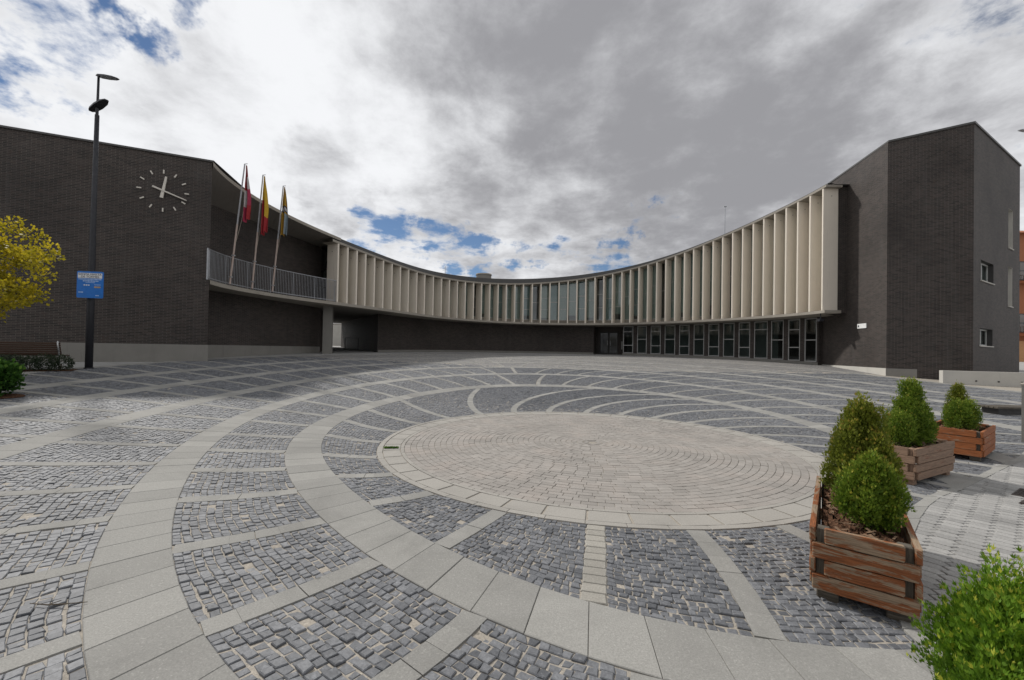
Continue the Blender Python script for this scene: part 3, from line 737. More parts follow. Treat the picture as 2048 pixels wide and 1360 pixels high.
m_ = MB(); ribbon(m_, ALL, 0, S, 0, S + .17, True); AF_ = np.linspace(PH_F0 + .03, PH_R - .01, 110); ribbon(m_, AF_, 0, S + .17, 1.0, S + .17, True); ribbon(m_, AF_, 1.0, S, 0, S, True)
IN_ = np.linspace(PH_F0 + .02, PH_R + .06, 100); ribbon(m_, IN_, 1.0, S + .17, 4.2, S + .17, True); ribbon(m_, IN_, 4.6, S, 1.0, S, True)
W0 = np.array([-14.2, 19.0]); W1 = at_y((641, 600), 27.2)[:2]
def wall_at(f): return W0 + (W1 - W0) * f
LF_ = np.linspace(PH_L - .005, PH_F0 + .02, 30)
for i in range(29):
    a, b_, c_, d = arc(LF_[i], .02), arc(LF_[i + 1], .02), wall_at((i + 1) / 29), wall_at(i / 29)
    m_.face([(*a, S + .168), (*b_, S + .168), (*c_, S + .168), (*d, S + .168)]); m_.face([(*a, S + .002), (*b_, S + .002), (*c_, S + .002), (*d, S + .002)])
for e in (PH_R - .01,):
    a, b_ = arc(e, 0), arc(e, .98); m_.face([(*a, S), (*b_, S), (*b_, S + .17), (*a, S + .17)])
m_.build('floor_slab', 'slab_concrete', hall)
# roof: concrete lip over the fins, dark metal edge set a little back, roof surface behind
FR = np.linspace(PH_F0 + .03, PH_R - .012, 110)
m_ = MB(); zl = lambda p: z_fin(p); zt = lambda p: z_fin(p) + .13
ribbon(m_, FR, 0, zl, 0, zt, True); ribbon(m_, FR, 0, zt, .5, zt, True); ribbon(m_, FR, .97, zl, 0, zl, True)
a, b_ = arc(FR[-1], 0), arc(FR[-1], .97); z0, z1 = float(zl(FR[-1])), float(zt(FR[-1])); m_.face([(*a, z0), (*b_, z0), (*b_, z1), (*a, z1)])
m_.build('roof_lip', 'slab_concrete', hall)
m_ = MB(); ribbon(m_, FR, .10, zt, .10, z_roof, True); ribbon(m_, FR, .10, z_roof, .5, z_roof, True)
m_.build('roof_edge', 'roof_metal', hall)
m_ = MB(); zr2 = lambda p: z_roof(p) - .06
ribbon(m_, FR, .45, zr2, 9, lambda p: z_roof(p) + .1, True)
m_.build('roof', 'roof_metal', hall)
# roof over the balcony
BL = np.linspace(PH_L - .003, PH_F0 - .01, 34)
m_ = MB(); ribbon(m_, BL, 0, lambda p: z_roof(p) - .16, 0, z_roof, True); 
for i in range(len(BL) - 1):
    a, b_, c_, d = arc(BL[i], 0), arc(BL[i + 1], 0), wall_at((i + 1) / (len(BL) - 1)) - [.4, 0], wall_at(i / (len(BL) - 1)) - [.4, 0]
    za, zb = float(z_roof(BL[i])), float(z_roof(BL[i + 1])); m_.face([(*a, za), (*b_, zb), (*c_, zb + .02), (*d, za + .02)])
m_.build('balcony_roof', 'slab_concrete', hall)
m_ = MB(); n = len(BL)
for i in range(n - 1):
    a, b_ = arc(BL[i], 0), arc(BL[i + 1], 0); za, zb = float(z_roof(BL[i])) - .16, float(z_roof(BL[i + 1])) - .16
    w0, w1 = wall_at(i / (n - 1)) - [.1, 0], wall_at((i + 1) / (n - 1)) - [.1, 0]
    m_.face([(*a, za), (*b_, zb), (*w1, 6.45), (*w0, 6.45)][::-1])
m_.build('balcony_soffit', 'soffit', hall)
# brick walls of the balcony bay, upper and lower, on a concrete plinth
gb = lambda p: float(gz(p[0], p[1]))
m_ = MB(); m_.wall([W0, W1], S + .1, 6.75); m_.wall([W1, W1 + np.array([-3, 8])], -.6, 6.75); m_.build('upper_wall', 'dark_brick', hall)
PLZ = -.045
m_ = MB(); m_.wall([W0, W1], PLZ, S + .02); m_.build('lower_wall', 'dark_brick', hall)
nrm = unit([(W1 - W0)[1], -(W1 - W0)[0]]); pa, pb = W0 + nrm * .03, W1 + nrm * .03
m_ = MB(); m_.wall([pa, pb], -1.1, PLZ); m_.face([(*pa, PLZ), (*pb, PLZ), (*W1, PLZ), (*W0, PLZ)]); m_.build('plinth', 'plinth_concrete', hall)
# glazed slip between the balcony wall and the first fin
a = W1; b_ = arc(PH_F0, .95); m_ = MB(); m_.wall([a + [0.02, -.02], b_], S + .2, 6.3); m_.build('pane', 'glass', hall)
m_ = MB(); mid = (a + b_) / 2
dx = unit(b_ - a); ax = [(dx[0], dx[1], 0), (-dx[1], dx[0], 0), (0, 0, 1)]; Lg = np.linalg.norm(b_ - a)
for z in (S + .25, 3.75, 4.9): m_ = MB(); m_.box((*mid, z), (Lg, .06, .05), ax); m_.build('transom', 'dark_frame', hall)
# fins
for i, ph in enumerate(FPH):
    a = arc(ph, .012); b_ = arc(ph, FIN_D); d = unit(b_ - a); t = np.array([-d[1], d[0]]); th_ = .055
    z0, z1 = S + .17, float(z_fin(ph)) + .01; m_ = MB(); bv = .012
    ringp = [a + d * bv - t * th_, a + t * -(th_ - bv), a + t * (th_ - bv), a + d * bv + t * th_, b_ + t * th_, b_ - t * th_]
    ringp = ringp[::-1]
    m_.hexa([(*p, z0) for p in ringp], [(*p, z1) for p in ringp]); m_.build('fin', 'fin_concrete', hall)
    if i % 1 == 0:                        # fixing point near the head of the fin
        for sg in (-1, 1):
            c_ = a + d * .5 + t * sg * (th_ + .003); q = MB(); q.box((*c_, z1 - .45), (.045, .008, .045), [(d[0], d[1], 0), (t[0], t[1], 0), (0, 0, 1)]); q.build('fixing', 'dark_frame', hall)
# last fin is a broad end panel
# glazing between the fins: pale sill panel, frame, one or two transoms, blinds behind
def bay(p0, p1, z0, z1, tr, parent, frame='aluminium', blind=None, wdt=.05, name='window', glass='glass'):
    p0, p1 = np.array(p0), np.array(p1); d = unit(p1 - p0); t = np.array([-d[1], d[0]]); L = np.linalg.norm(p1 - p0); c_ = (p0 + p1) / 2
    ax = [(d[0], d[1], 0), (t[0], t[1], 0), (0, 0, 1)]; fm = MB()
    for z in [z0 + wdt / 2, z1 - wdt / 2] + [z0 + (z1 - z0) * q for q in tr]: fm.box((*c_, z), (L, .06, wdt), ax)
    for e in (p0 + d * wdt / 2, p1 - d * wdt / 2): fm.box((*e, (z0 + z1) / 2), (wdt, .055, z1 - z0), ax)
    f_ = fm.build(name, frame, parent)
    lv = [0] + sorted(tr) + [1]
    for q in range(len(lv) - 1):
        za, zb = z0 + (z1 - z0) * lv[q], z0 + (z1 - z0) * lv[q + 1]; g_ = MB()
        g_.face([(*(p0 + t * .0), za), (*(p1 + t * .0), za), (*(p1 + t * .0), zb), (*p0, zb)]); g_.build('pane', glass, f_)
    return f_, t
side = None
for i in range(len(FPH) - 1):
    pa_, pb_ = arc(FPH[i], FIN_D - .02), arc(FPH[i + 1], FIN_D - .02); zt_ = float(z_fin((FPH[i] + FPH[i + 1]) / 2)); zb_ = S + .17; H = zt_ - zb_ - .3
    tr = [.30, .62] if i % 2 == 0 else [.5]
    if H > 5.5: tr = [.24, .5, .76] if i % 2 == 0 else [.36, .68]
    f_, t = bay(pa_, pb_, zb_ + .32, zt_, tr, hall, wdt=.045)
    sp_ = MB(); sp_.wall([pa_, pb_], zb_, zb_ + .33); sp_.build('sill_panel', 'slab_concrete', hall)
    oa, ob_ = arc(FPH[i], FIN_D + .07), arc(FPH[i + 1], FIN_D + .07)
    if i % 7 not in (2,):
        bl = MB(); drop = [1.0, .93, .8, .97, .86][i % 5]; bl.wall([oa, ob_], zt_ - (zt_ - zb_) * drop, zt_); bl.build('blind', 'blind_teal' if i % 3 == 1 else 'blind', hall)
m_ = MB(); e_ = FPH[-1] - .0045; m_.wall([arc(e_, .90), arc(e_, 1.6), arc(e_, 4.5)], S + .02, float(z_roof(e_)) - .1); m_.build('end_wall', 'dark_brick', hall)
INN = np.linspace(PH_F0 - .005, PH_R - .01, 60)
m_ = MB(); ribbon(m_, INN, 4.2, S, 4.2, lambda p: z_fin(p) + .2, True); m_.build('inner_wall', 'interior', hall)

# ground floor: brick wall set back under the slab, porch, shop-front windows
SET = 2.0
def gf(px, off=SET):
    # point of the set-back wall seen at image column px
    lo, hi = PH_R - .12, PH_L
    for _ in range(40):
        mm = (lo + hi) / 2
        if proj([(*arc(mm, off), 0.)])[0, 0] > px: lo = mm
        else: hi = mm
    return (lo + hi) / 2
g0, g1, g2, g3 = gf(755), gf(1187), gf(1245), gf(1637)
m_ = MB(); B_ = np.linspace(g0, g1, 40); m_.wall([arc(p, SET) for p in B_], [gb(arc(p, SET)) - .1 for p in B_], S + .02); m_.build('ground_floor_wall', 'dark_brick', hall)
m_ = MB()
for a, b_ in zip(B_[:-1], B_[1:]):
    p, q = arc(a, SET - .04), arc(b_, SET - .04); m_.face([(*p, gb(p) - .05), (*q, gb(q) - .05), (*q, gb(q) + .13), (*p, gb(p) + .13)]); r_, s_ = arc(a, SET), arc(b_, SET); m_.face([(*p, gb(p) + .13), (*q, gb(q) + .13), (*s_, gb(s_) + .13), (*r_, gb(r_) + .13)])
m_.build('wall_footing', 'plinth_concrete', hall)
# passage through the building
pw = arc(g0, SET); pe = at_y((683, 640), 45.0)[:2]
m_ = MB(); m_.wall([pe, pw], -.8, S + .02); m_.build('passage_wall', 'dark_brick', hall)
m_ = MB(); c1 = at_y((664, 640), 25.9)[:2]; cc = c1 + np.array([-.33, .20]); ax = [unit((1, .28, 0)), unit((-.28, 1, 0)), (0, 0, 1)]
zc = gb(cc); m_.box((*cc, (zc - .1 + S) / 2), (.52, .5, S - zc + .1), ax); m_.build('column', 'plinth_concrete', hall)
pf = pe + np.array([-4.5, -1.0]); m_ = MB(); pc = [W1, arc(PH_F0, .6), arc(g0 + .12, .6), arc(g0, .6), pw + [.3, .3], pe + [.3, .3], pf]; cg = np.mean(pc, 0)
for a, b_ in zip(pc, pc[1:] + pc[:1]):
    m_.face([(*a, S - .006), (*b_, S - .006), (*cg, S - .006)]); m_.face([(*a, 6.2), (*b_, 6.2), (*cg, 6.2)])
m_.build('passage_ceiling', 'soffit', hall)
m_ = MB(); m_.wall([W1 + [-.3, .5], pf], -.8, S); m_.build('passage_wall', 'dark_brick', hall)
# porch with dark doors
q1, q2 = arc(g1, SET), arc(g2, SET); i1, i2 = arc(g1, SET + 1.6), arc(g2, SET + 1.6)
m_ = MB(); m_.wall([q1, i1], -.7, S); m_.wall([i1, i2], -.7, S); m_.wall([i2, q2], -.7, S); m_.build('porch_wall', 'dark_brick', hall)
dr = thing('entrance_door', (*((i1 + i2) / 2), gb((i1 + i2) / 2)), 'dark double glass door deep in the shaded porch beneath the fins', 'door')
for q in range(2):
    a = i1 + (i2 - i1) * (.12 + q * .3) - np.array([0, .08]); b_ = i1 + (i2 - i1) * (.40 + q * .3) - np.array([0, .08])
    f_, t = bay(a, b_, gb(a) + .02, gb(a) + 2.2, [], dr, 'dark_frame', wdt=.07, name='door_leaf', glass='dark_pane')
    hd = MB(); e_ = b_ if q == 0 else a; s_ = -1 if q == 0 else 1; x_ = e_ + unit(b_ - a) * .12 * s_; hd.tube([(x_[0], x_[1] - .08, gb(a) + .85), (x_[0], x_[1] - .08, gb(a) + 1.35)], .016, 8); hd.build('handle', 'steel', f_)
nb = thing('notice_board', (*(i2 + (q2 - i2) * .5), .6), 'small pale notice board on the wall between porch and windows', 'notice board')
bq = i2 + (i1 - i2) * .12; m_ = MB(); m_.box((bq[0], bq[1] - .05, .62), (.42, .05, .8)); fb_ = m_.build('board_frame', 'aluminium', nb); m_ = MB(); m_.box((bq[0], bq[1] - .08, .62), (.34, .01, .7)); m_.build('sheet', 'blind', nb)
# thirteen windows between dark piers
WPX = [(1246, 1266), (1274, 1293), (1301, 1321), (1329, 1350), (1358, 1378.5), (1387, 1408), (1416.5, 1438), (1446, 1468.5), (1477, 1500), (1508, 1535), (1542, 1567), (1576, 1600), (1609, 1633.5)]
for i, (u0, u1) in enumerate(WPX):
    p, q = arc(gf(u0), SET + .02), arc(gf(u1), SET + .02)
    zb0 = (gb(p) + gb(q)) / 2 + .17
    tr = [.29, .80] if i % 2 == 0 else [.52]
    if i == 9: tr = [.78]
    if i == 11: tr = [.32, .75]
    if i in (10, 12): tr = [.5]
    bay(p, q, zb0, S - .05, tr, hall, 'grey_frame', wdt=.062)
edges = [g2] + [x for u0, u1 in WPX for x in (gf(u0 - .3), gf(u1 + .3))] + [g3]
for a, b_ in zip(edges[0::2], edges[1::2]):
    m_ = MB(); p, q = arc(a, SET - .03), arc(b_, SET - .03); m_.wall([p, q], -.9, S + .01)
    p2, q2_ = arc(a, SET + .2), arc(b_, SET + .2); m_.wall([q, q2_], -.9, S); m_.wall([p2, p], -.9, S); m_.build('pier', 'dark_brick', hall)
m_ = MB(); WB = np.linspace(g2, g3, 30)
for a, b_ in zip(WB[:-1], WB[1:]):
    p, q = arc(a, SET - .06), arc(b_, SET - .06); zp, zq = gb(p), gb(q); r_, s_ = arc(a, SET + .05), arc(b_, SET + .05)
    m_.face([(*p, zp - .1), (*q, zq - .1), (*q, zq + .16), (*p, zp + .16)]); m_.face([(*p, zp + .16), (*q, zq + .16), (*s_, zq + .16), (*r_, zp + .16)])
m_.build('window_ledge', 'plinth_concrete', hall)
m_ = MB(); m_.wall([arc(g2, SET + .1)] + [arc(p, SET + 3.2) for p in WB] + [arc(g3, SET + .1)], -.9, S); m_.build('inner_wall', 'interior', hall)
m_ = MB()
for a, b_ in zip(WB[:-1], WB[1:]):
    m_.face([(*arc(a, SET), -.45), (*arc(b_, SET), -.45), (*arc(b_, SET + 3.2), -.45), (*arc(a, SET + 3.2), -.45)])
m_.build('inner_floor', 'interior', hall)

# --- left block: the brick wall with the clock
K0 = np.array([-12.77, 17.4]); K1 = np.array([-18.4, 14.9]); kd = unit(K1 - K0); K2 = K0 + kd * 26; HK = 7.68
kn = np.array([-kd[1], kd[0]]);  kn = kn if kn[1] < 0 else -kn          # faces the camera
m_ = MB(); m_.wall([K2, K0], PLZ, HK); m_.wall([K0, W0, np.array([-15.6, 31])], PLZ, HK); m_.wall([np.array([-15.6, 31]), K2 + np.array([-3, 12]), K2], -1, HK)
m_.build('clock_wall', 'dark_brick', hall)
m_ = MB(); a, b_ = K2 + kn * .03, K0 + kn * .03 - kd * .03; m_.wall([a, b_, W0], -1.6, PLZ); m_.face([(*a, PLZ), (*b_, PLZ), (*K0, PLZ), (*K2, PLZ)]); m_.build('plinth', 'plinth_concrete', hall)
m_ = MB(); a, b_ = K2 + kn * .06, K0 + kn * .06 - kd * .06; ze = HK
m_.face([(*a, ze - .03), (*b_, ze - .03), (*b_, ze + .04), (*a, ze + .04)]); m_.face([(*a, ze + .04), (*b_, ze + .04), (-15.6, 31, ze + .04), (*(K2 + np.array([-3, 12])), ze + .04)])
m_.face([(*b_, ze - .03), (*(K0 + np.array([-.75, .9])), ze - .03), (*(K0 + np.array([-.75, .9])), ze + .04), (*b_, ze + .04)]); m_.face([(*a, ze - .03), (*(K2 - kn * .2), ze - .03), (*(K0 - kn * .2), ze - .03), (*b_, ze - .03)])
m_.build('coping', 'roof_metal', hall)

# --- right block
HQ = 11.0
Q1, Q2, Q3, Q4 = np.array([20.0, 25.8]), None, None, None
def atH(px, z): d = dirs([px])[0]; return (d * (z / d[2]))[:2]
Q1 = at_y((1668, 500), 25.9)[:2]; Q2 = atH((1776, 285), HQ); Q3 = atH((1948.5, 247), HQ); Q4 = atH((2040, 333), HQ)
Q0 = Q1 + (Q1 - Q2) * .9; Q5 = Q4 + np.array([-3.5, 16]); Q6 = Q0 + np.array([2, 16])
m_ = MB(); u = m_.wall([Q0, Q1, Q2], -1.6, HQ); u = m_.wall([Q2, Q3], -2.0, HQ, u)
# side wall with four window openings
d34 = unit(Q4 - Q3); L34 = np.linalg.norm(Q4 - Q3); n34 = np.array([d34[1], -d34[0]])
def on_side(px):
    d = dirs([px])[0]; A_ = np.array([[d[0], -d34[0]], [d[1], -d34[1]]]); s_ = np.linalg.solve(A_, Q3); return s_[1], d[2] * s_[0]
OPN = []
for (ul, vt), (ur, vb) in (((1961.5, 519), (1987, 563)), ((1959.5, 656), (1985, 694)), ((2017, 416), (2025.5, 497)), ((2016, 532), (2024.5, 614))):
    s0, zt0 = on_side((ul, vt)); s1, _ = on_side((ur, vb)); _, zb0 = on_side((ul, vb - (3 if ul < 2000 else 2))); OPN.append((s0, s1, zb0, zt0))
xs_ = sorted({0, L34} | {s for o in OPN for s in o[:2]}); zs_ = sorted({-2.2, HQ} | {z for o in OPN for z in o[2:]})
for a, b_ in zip(xs_[:-1], xs_[1:]):
    for z0, z1 in zip(zs_[:-1], zs_[1:]):
        if any(o[0] - 1e-6 <= a and b_ <= o[1] + 1e-6 and o[2] - 1e-6 <= z0 and z1 <= o[3] + 1e-6 for o in OPN): continue
        p, q = Q3 + d34 * a, Q3 + d34 * b_; m_.face([(*p, z0), (*q, z0), (*q, z1), (*p, z1)], [(u + a, z0), (u + b_, z0), (u + b_, z1), (u + a, z1)])
m_.wall([Q4, Q5, Q6, Q0], -2, HQ)
m_.build('end_block_wall', 'dark_brick', hall)
for i, (s0, s1, z0, z1) in enumerate(OPN):
    dp = .22; p, q = Q3 + d34 * s0, Q3 + d34 * s1; pi_, qi = p - n34 * dp, q - n34 * dp
    rv = MB(); rv.face([(*p, z0), (*p, z1), (*pi_, z1), (*pi_, z0)]); rv.face([(*q, z0), (*qi, z0), (*qi, z1), (*q, z1)]); rv.face([(*p, z1), (*q, z1), (*qi, z1), (*pi_, z1)]); rv.build('reveal', 'pale_concrete' if i > 1 else 'dark_frame', hall)
    f_, t = bay(pi_, qi, z0, z1, [], hall, 'aluminium', wdt=.07)
    if i < 2:
        mm = (pi_ + qi) / 2; bx_ = MB(); bx_.box((*mm, (z0 + z1) / 2), (.07, .06, z1 - z0), [(d34[0], d34[1], 0), (n34[0], n34[1], 0), (0, 0, 1)]); bx_.build('mullion', 'aluminium', f_)
        bl = MB(); bl.wall([mm - n34 * .12, qi - n34 * .12], z0, z1); bl.build('blind', 'flag_white', f_)
    bk = MB(); bk.wall([pi_ - n34 * .7 - d34 * .3, qi - n34 * .7 + d34 * .3], z0 - .3, z1 + .3); bk.build('inner_wall', 'interior', f_)
    sl_ = MB(); c_ = (p + q) / 2 - n34 * (dp / 2 - .025); sl_.box((*c_, z0 - .025), (s1 - s0 + .06, dp + .05, .05), [(d34[0], d34[1], 0), (n34[0], n34[1], 0), (0, 0, 1)]); sl_.build('sill', 'pale_concrete', f_)
m_ = MB()
R_ = [Q0, Q1, Q2, Q3, Q4, Q5, Q6]; cen_ = np.mean(R_, 0); O_ = [p + unit(p - cen_) * .06 for p in R_]
m_.hexa([(*p, HQ) for p in O_[::1]], [(*p, HQ + .09) for p in O_]); m_.build('coping', 'roof_metal', hall)
m_ = MB(); m_.wall([arc(g3, SET - .03), Q1 + (Q0 - Q1) * .30], -1.2, S + .02); m_.build('end_wall', 'dark_brick', hall)
# stepped plinth of the right block
e12 = unit(Q2 - Q1); n12 = np.array([e12[1], -e12[0]]); n12 = n12 if n12[0] < 0 else -n12
e23 = unit(Q3 - Q2); n23 = np.array([e23[1], -e23[0]]); n23 = n23 if n23[1] < 0 else -n23
PT = at_y((1771, 736.5), Q2[1])[2]
a, b_ = Q1 + n12 * .035 - e12 * 1.2, Q2 + n12 * .035 + e12 * .02; m_ = MB(); m_.wall([a, b_], -1.8, PT); m_.face([(*a, PT), (*b_, PT), (*Q2, PT), (*(Q1 - e12 * 1.2), PT)]); m_.build('plinth', 'pale_concrete', hall)
a, b_ = Q2 + n23 * .035 - e23 * .02, Q2 + e23 * 1.13 + n23 * .035; m_ = MB(); m_.wall([a, b_, Q2 + e23 * 1.13], -1.8, PT); m_.face([(*a, PT), (*b_, PT), (*(Q2 + e23 * 1.13), PT), (*Q2, PT)]); m_.build('plinth', 'plinth_concrete', hall)
# rear wall of the whole curve
m_ = MB(); m_.wall([arc(p, 9.0) for p in FR], [S] * len(FR), [float(z_roof(p)) + .1 for p in FR]); m_.build('rear_wall', 'dark_brick', hall)

# --- clock: twelve strokes and two hands on the brick
def on_clock(px):
    d = dirs([px])[0]; A_ = np.array([[d[0], -kd[0]], [d[1], -kd[1]]]); s_ = np.linalg.solve(A_, K0); return s_[1], d[2] * s_[0]
kc = on_clock((327, 382)); rh = abs(on_clock((378, 386))[0] - on_clock((278, 377))[0]) / 2; rv_ = abs(on_clock((330, 340))[1] - on_clock((326, 424))[1]) / 2
RC = (rh + rv_) / 2
def kp(s_, z, o=.03): p = K0 + kd * (kc[0] - s_) + kn * o; return np.array([p[0], p[1], kc[1] + z])
clk = thing('wall_clock', kp(0, 0), 'large wall clock of twelve cream strokes and two hands on brick', 'clock')
def bar(mb, a, r0, r1, w0, w1, o=.04):
    sn, cs = math.sin(a), math.cos(a); P = lambda r, w_, oo: kp(sn * r + cs * w_, cs * r - sn * w_, oo)
    mb.hexa([P(r0, -w0, .012), P(r0, w0, .012), P(r1, w1, .012), P(r1, -w1, .012)][::-1], [P(r0, -w0, o), P(r0, w0, o), P(r1, w1, o), P(r1, -w1, o)][::-1])
for h in range(12): m_ = MB(); bar(m_, rad(h * 30), RC * .84, RC * 1.02, .023, .023); m_.build('hour_stroke', 'clock_cream', clk)
m_ = MB(); bar(m_, rad(9), -.30, RC * .70, .055, .032, .07); m_.build('hour_hand', 'clock_cream', clk)
m_ = MB(); bar(m_, rad(110), -.36, RC * 1.0, .034, .016, .09); m_.build('minute_hand', 'clock_cream', clk)

# --- balcony railing and flags
rl = thing('balcony_railing', (*arc(PH_L, .06), S + .17), 'pale galvanised railing of thin upright bars along the balcony', 'railing')
RB = np.linspace(PH_L + .004, PH_F0 + .004, 60); HR = 1.30
pts = [arc(p, .07) for p in RB]
for z, nm in ((S + .17 + .09, 'bottom_rail'), (S + .17 + HR, 'top_rail')):
    m_ = MB(); m_.tube([(*p, z) for p in pts], .02, 6); m_.build(nm, 'galvanised', rl)
Ls = np.r_[0, np.cumsum(np.linalg.norm(np.diff(np.array(pts), axis=0), axis=1))]; nb_ = int(Ls[-1] / .098)
for i in range(nb_ + 1):
    f_ = i / nb_ * Ls[-1]; p = (np.interp(f_, Ls, [q[0] for q in pts]), np.interp(f_, Ls, [q[1] for q in pts]))
    m_ = MB(); big_ = i % 14 == 0; m_.box((*p, S + .17 + (HR + (0 if not big_ else .0)) / 2), (.016 if not big_ else .035, .016 if not big_ else .035, HR - .0 if big_ else HR - .05)); m_.build('post' if big_ else 'baluster', 'galvanised', rl)
FLG = [((457, 568), (489.5, 328), 'red and white flag hanging from the flagpole nearest the clock wall', 'left'), ((502, 577), (526, 350), 'red and yellow flag hanging from the middle of three flagpoles', 'mid'), ((543, 583), (566.5, 372), 'golden flag with a dark and white band on the flagpole nearest the fins', 'right')]
LBL = ['leaning pale flagpole closest to the clock wall, with a red and white flag', 'leaning pale flagpole in the middle, with a red and yellow flag', 'leaning pale flagpole closest to the fins, with a golden flag']
for i, (b0_, t0_, fl, key) in enumerate(FLG):
    ph = phi_at(b0_[0]); base = np.array([*arc(ph, -.04), S + .02]); base = np.array([*arc(ph, -.05), at_y(b0_, arc(ph, -.05)[1])[2]])
    top = at_y(t0_, base[1] - .25); ft = thing('flagpole', base, LBL[i], 'flagpole', 'flagpoles on the balcony edge')
    m_ = MB(); mid = base + (top - base) * .5; m_.tube([base, mid], [.042, .038], 10); m_.build('lower_pole', 'pole_pink', ft)
    m_ = MB(); m_.tube([mid, top], [.036, .028], 10); m_.tube([top + [-.02, 0, .0], top + [.14, -.03, 0.0]], .014, 6); m_.build('upper_pole', 'galvanised', ft)
    m_ = MB()
    for f_ in (.06, .24): c_ = base + (top - base) * f_; m_.box(c_, (.13, .09, .05))
    m_.build('bracket', 'galvanised', ft)
    m_ = MB(); rp0 = base + (top - base) * .99 + [.1, -.02, 0]; rp1 = base + (top - base) * .34 + [.05, -.03, 0]
    m_.tube([rp0 + (rp1 - rp0) * q + np.array([.16 * math.sin(q * 3.14), 0, -.0]) * (1 if i == 0 else .45) for q in np.linspace(0, 1, 12)], .008, 5); m_.build('rope', 'rope', ft)
    # the flag: gathered cloth hanging in folds; bands of colour are separate strips of cloth
    fr_ = thing('flag', top + [.1, 0, -2.4], fl, 'flag', 'flags on the balcony')
    Hf = [2.55, 2.85, 2.45][i]; Wf = [.27, .27, .28][i]; nu_, nv_ = 26, 30
    P = np.zeros((nv_ + 1, nu_ + 1, 3))
    for v_ in range(nv_ + 1):
        for u_ in range(nu_ + 1):
            a = u_ / nu_; b_ = v_ / nv_
            wdn = Wf * (.14 + .86 * min(1, b_ * 1.7) ** .8) * (1 - .12 * max(0, b_ - .8) * 5 * .4)
            x = .07 + wdn * (a - .22) - .03 * b_; y = .085 * min(1, b_ * 3 + .1) * math.sin(a * 12.5 + b_ * 2.2 + i) + .03 * math.sin(a * 23 + b_ * 5)
            z = -.10 - b_ * Hf * (1 - .10 * a * (1 if i != 2 else .3)) + .05 * math.sin(a * 12.5)
            P[v_, u_] = top + np.array([x, y, z])
    def colour(a, b_):
        if i == 0:
            if b_ < .42: return 'flag_red' if a < .62 or b_ < .2 else 'flag_white '
            if b_ < .72: return 'flag_white' if a < .7 else 'flag_crimson'
            return 'flag_crimson' if a < .7 else 'flag_red '
        if i == 1: return 'flag_yellow' if (a > .42 and b_ < .72) or (b_ < .40) else 'flag_red'
        if .40 < b_ < .445: return 'flag_dark'
        if .50 < b_ < .53: return 'flag_dark '
        if .445 <= b_ <= .50: return 'flag_white'
        if b_ > .58 and a > .55: return 'flag_grey'
        return 'flag_gold' if b_ < .45 else 'flag_gold '
    parts = {}
    for v_ in range(nv_):
        for u_ in range(nu_):
            parts.setdefault(colour((u_ + .5) / nu_, (v_ + .5) / nv_), MB()).face([P[v_, u_], P[v_ + 1, u_], P[v_ + 1, u_ + 1], P[v_, u_ + 1]])
    for cn, mb in parts.items(): mb.build('cloth', cn.strip(), fr_, True)

# --- things on the roof
ph = phi_at(999); p = arc(ph, 4.0); zt_ = at_y((1000, 549), p[1])[2]; dm = thing('roof_drum', (*p, zt_ - .8), 'low round grey drum on the roof above the fins', 'roof vent')
m_ = MB(); m_.tube([(*p, zt_ - .9), (*p, zt_ - .12)], .78, 28); m_.build('drum', 'plinth_concrete', dm); m_ = MB(); m_.tube([(*p, zt_ - .12), (*p, zt_)], [.84, .80], 28); m_.build('cap', 'slab_concrete', dm)
for (u0, v0, u1, v1, lb, cr) in ((1449, 466, 1450.5, 413, 'thin tall mast with a small head on the right part of the roof', 0), (890, 548, 890.5, 533, 'small aerial on the roof left of the round drum', 1)):
    ph = phi_at(u0); p = arc(ph, 3.0); a = at_y((u0, v0 + 6), p[1]); b_ = at_y((u1, v1), p[1]); an_ = thing('antenna', a, lb, 'antenna')
    m_ = MB(); m_.tube([a - [0, 0, .6], b_], .028, 6); m_.build('mast', 'galvanised', an_); m_ = MB()
    if cr == 0: m_.tube([b_ - [0.1, 0, 0], b_ + [.1, 0, 0]], .05, 8)
    else:
        for q in (.2, .35): m_.tube([b_ - [.22, 0, q], b_ + [.22, 0, -q + .1]], .012, 5)
    m_.build('head', 'galvanised', an_)
# security lamp under the slab, white plate on the right block
p = arc(phi_at(1638), 1.2); cmr = thing('flood_lamp', (*p, S - .2), 'small dark flood lamp under the right end of the slab', 'lamp')
c_ = at_y((1641, 640), p[1]); m_ = MB(); m_.box(c_, (.26, .2, .16)); m_.build('housing', 'dark_metal', cmr); m_ = MB(); m_.tube([c_, (c_[0], c_[1], S)], .03, 8); m_.build('stem', 'dark_metal', cmr)
d = dirs([(1724.5, 652)])[0]; A_ = np.array([[d[0], -e12[0]], [d[1], -e12[1]]]); s_ = np.linalg.solve(A_, Q1); wc_ = Q1 + e12 * s_[1]; wz = d[2] * s_[0]
pl_ = thing('wall_plate', (*wc_, wz), 'small white plate on the sunlit brick of the right block', 'plate'); ax = [(e12[0], e12[1], 0), (n12[0], n12[1], 0), (0, 0, 1)]
m_ = MB(); m_.box((*(wc_ + n12 * .02), wz), (.78, .03, .26), ax); m_.build('panel', 'white_paint', pl_); m_ = MB(); m_.box((*(wc_ + n12 * .04 + e12 * -.26), wz), (.08, .008, .1), ax); m_.build('emblem', 'sign_black', pl_)

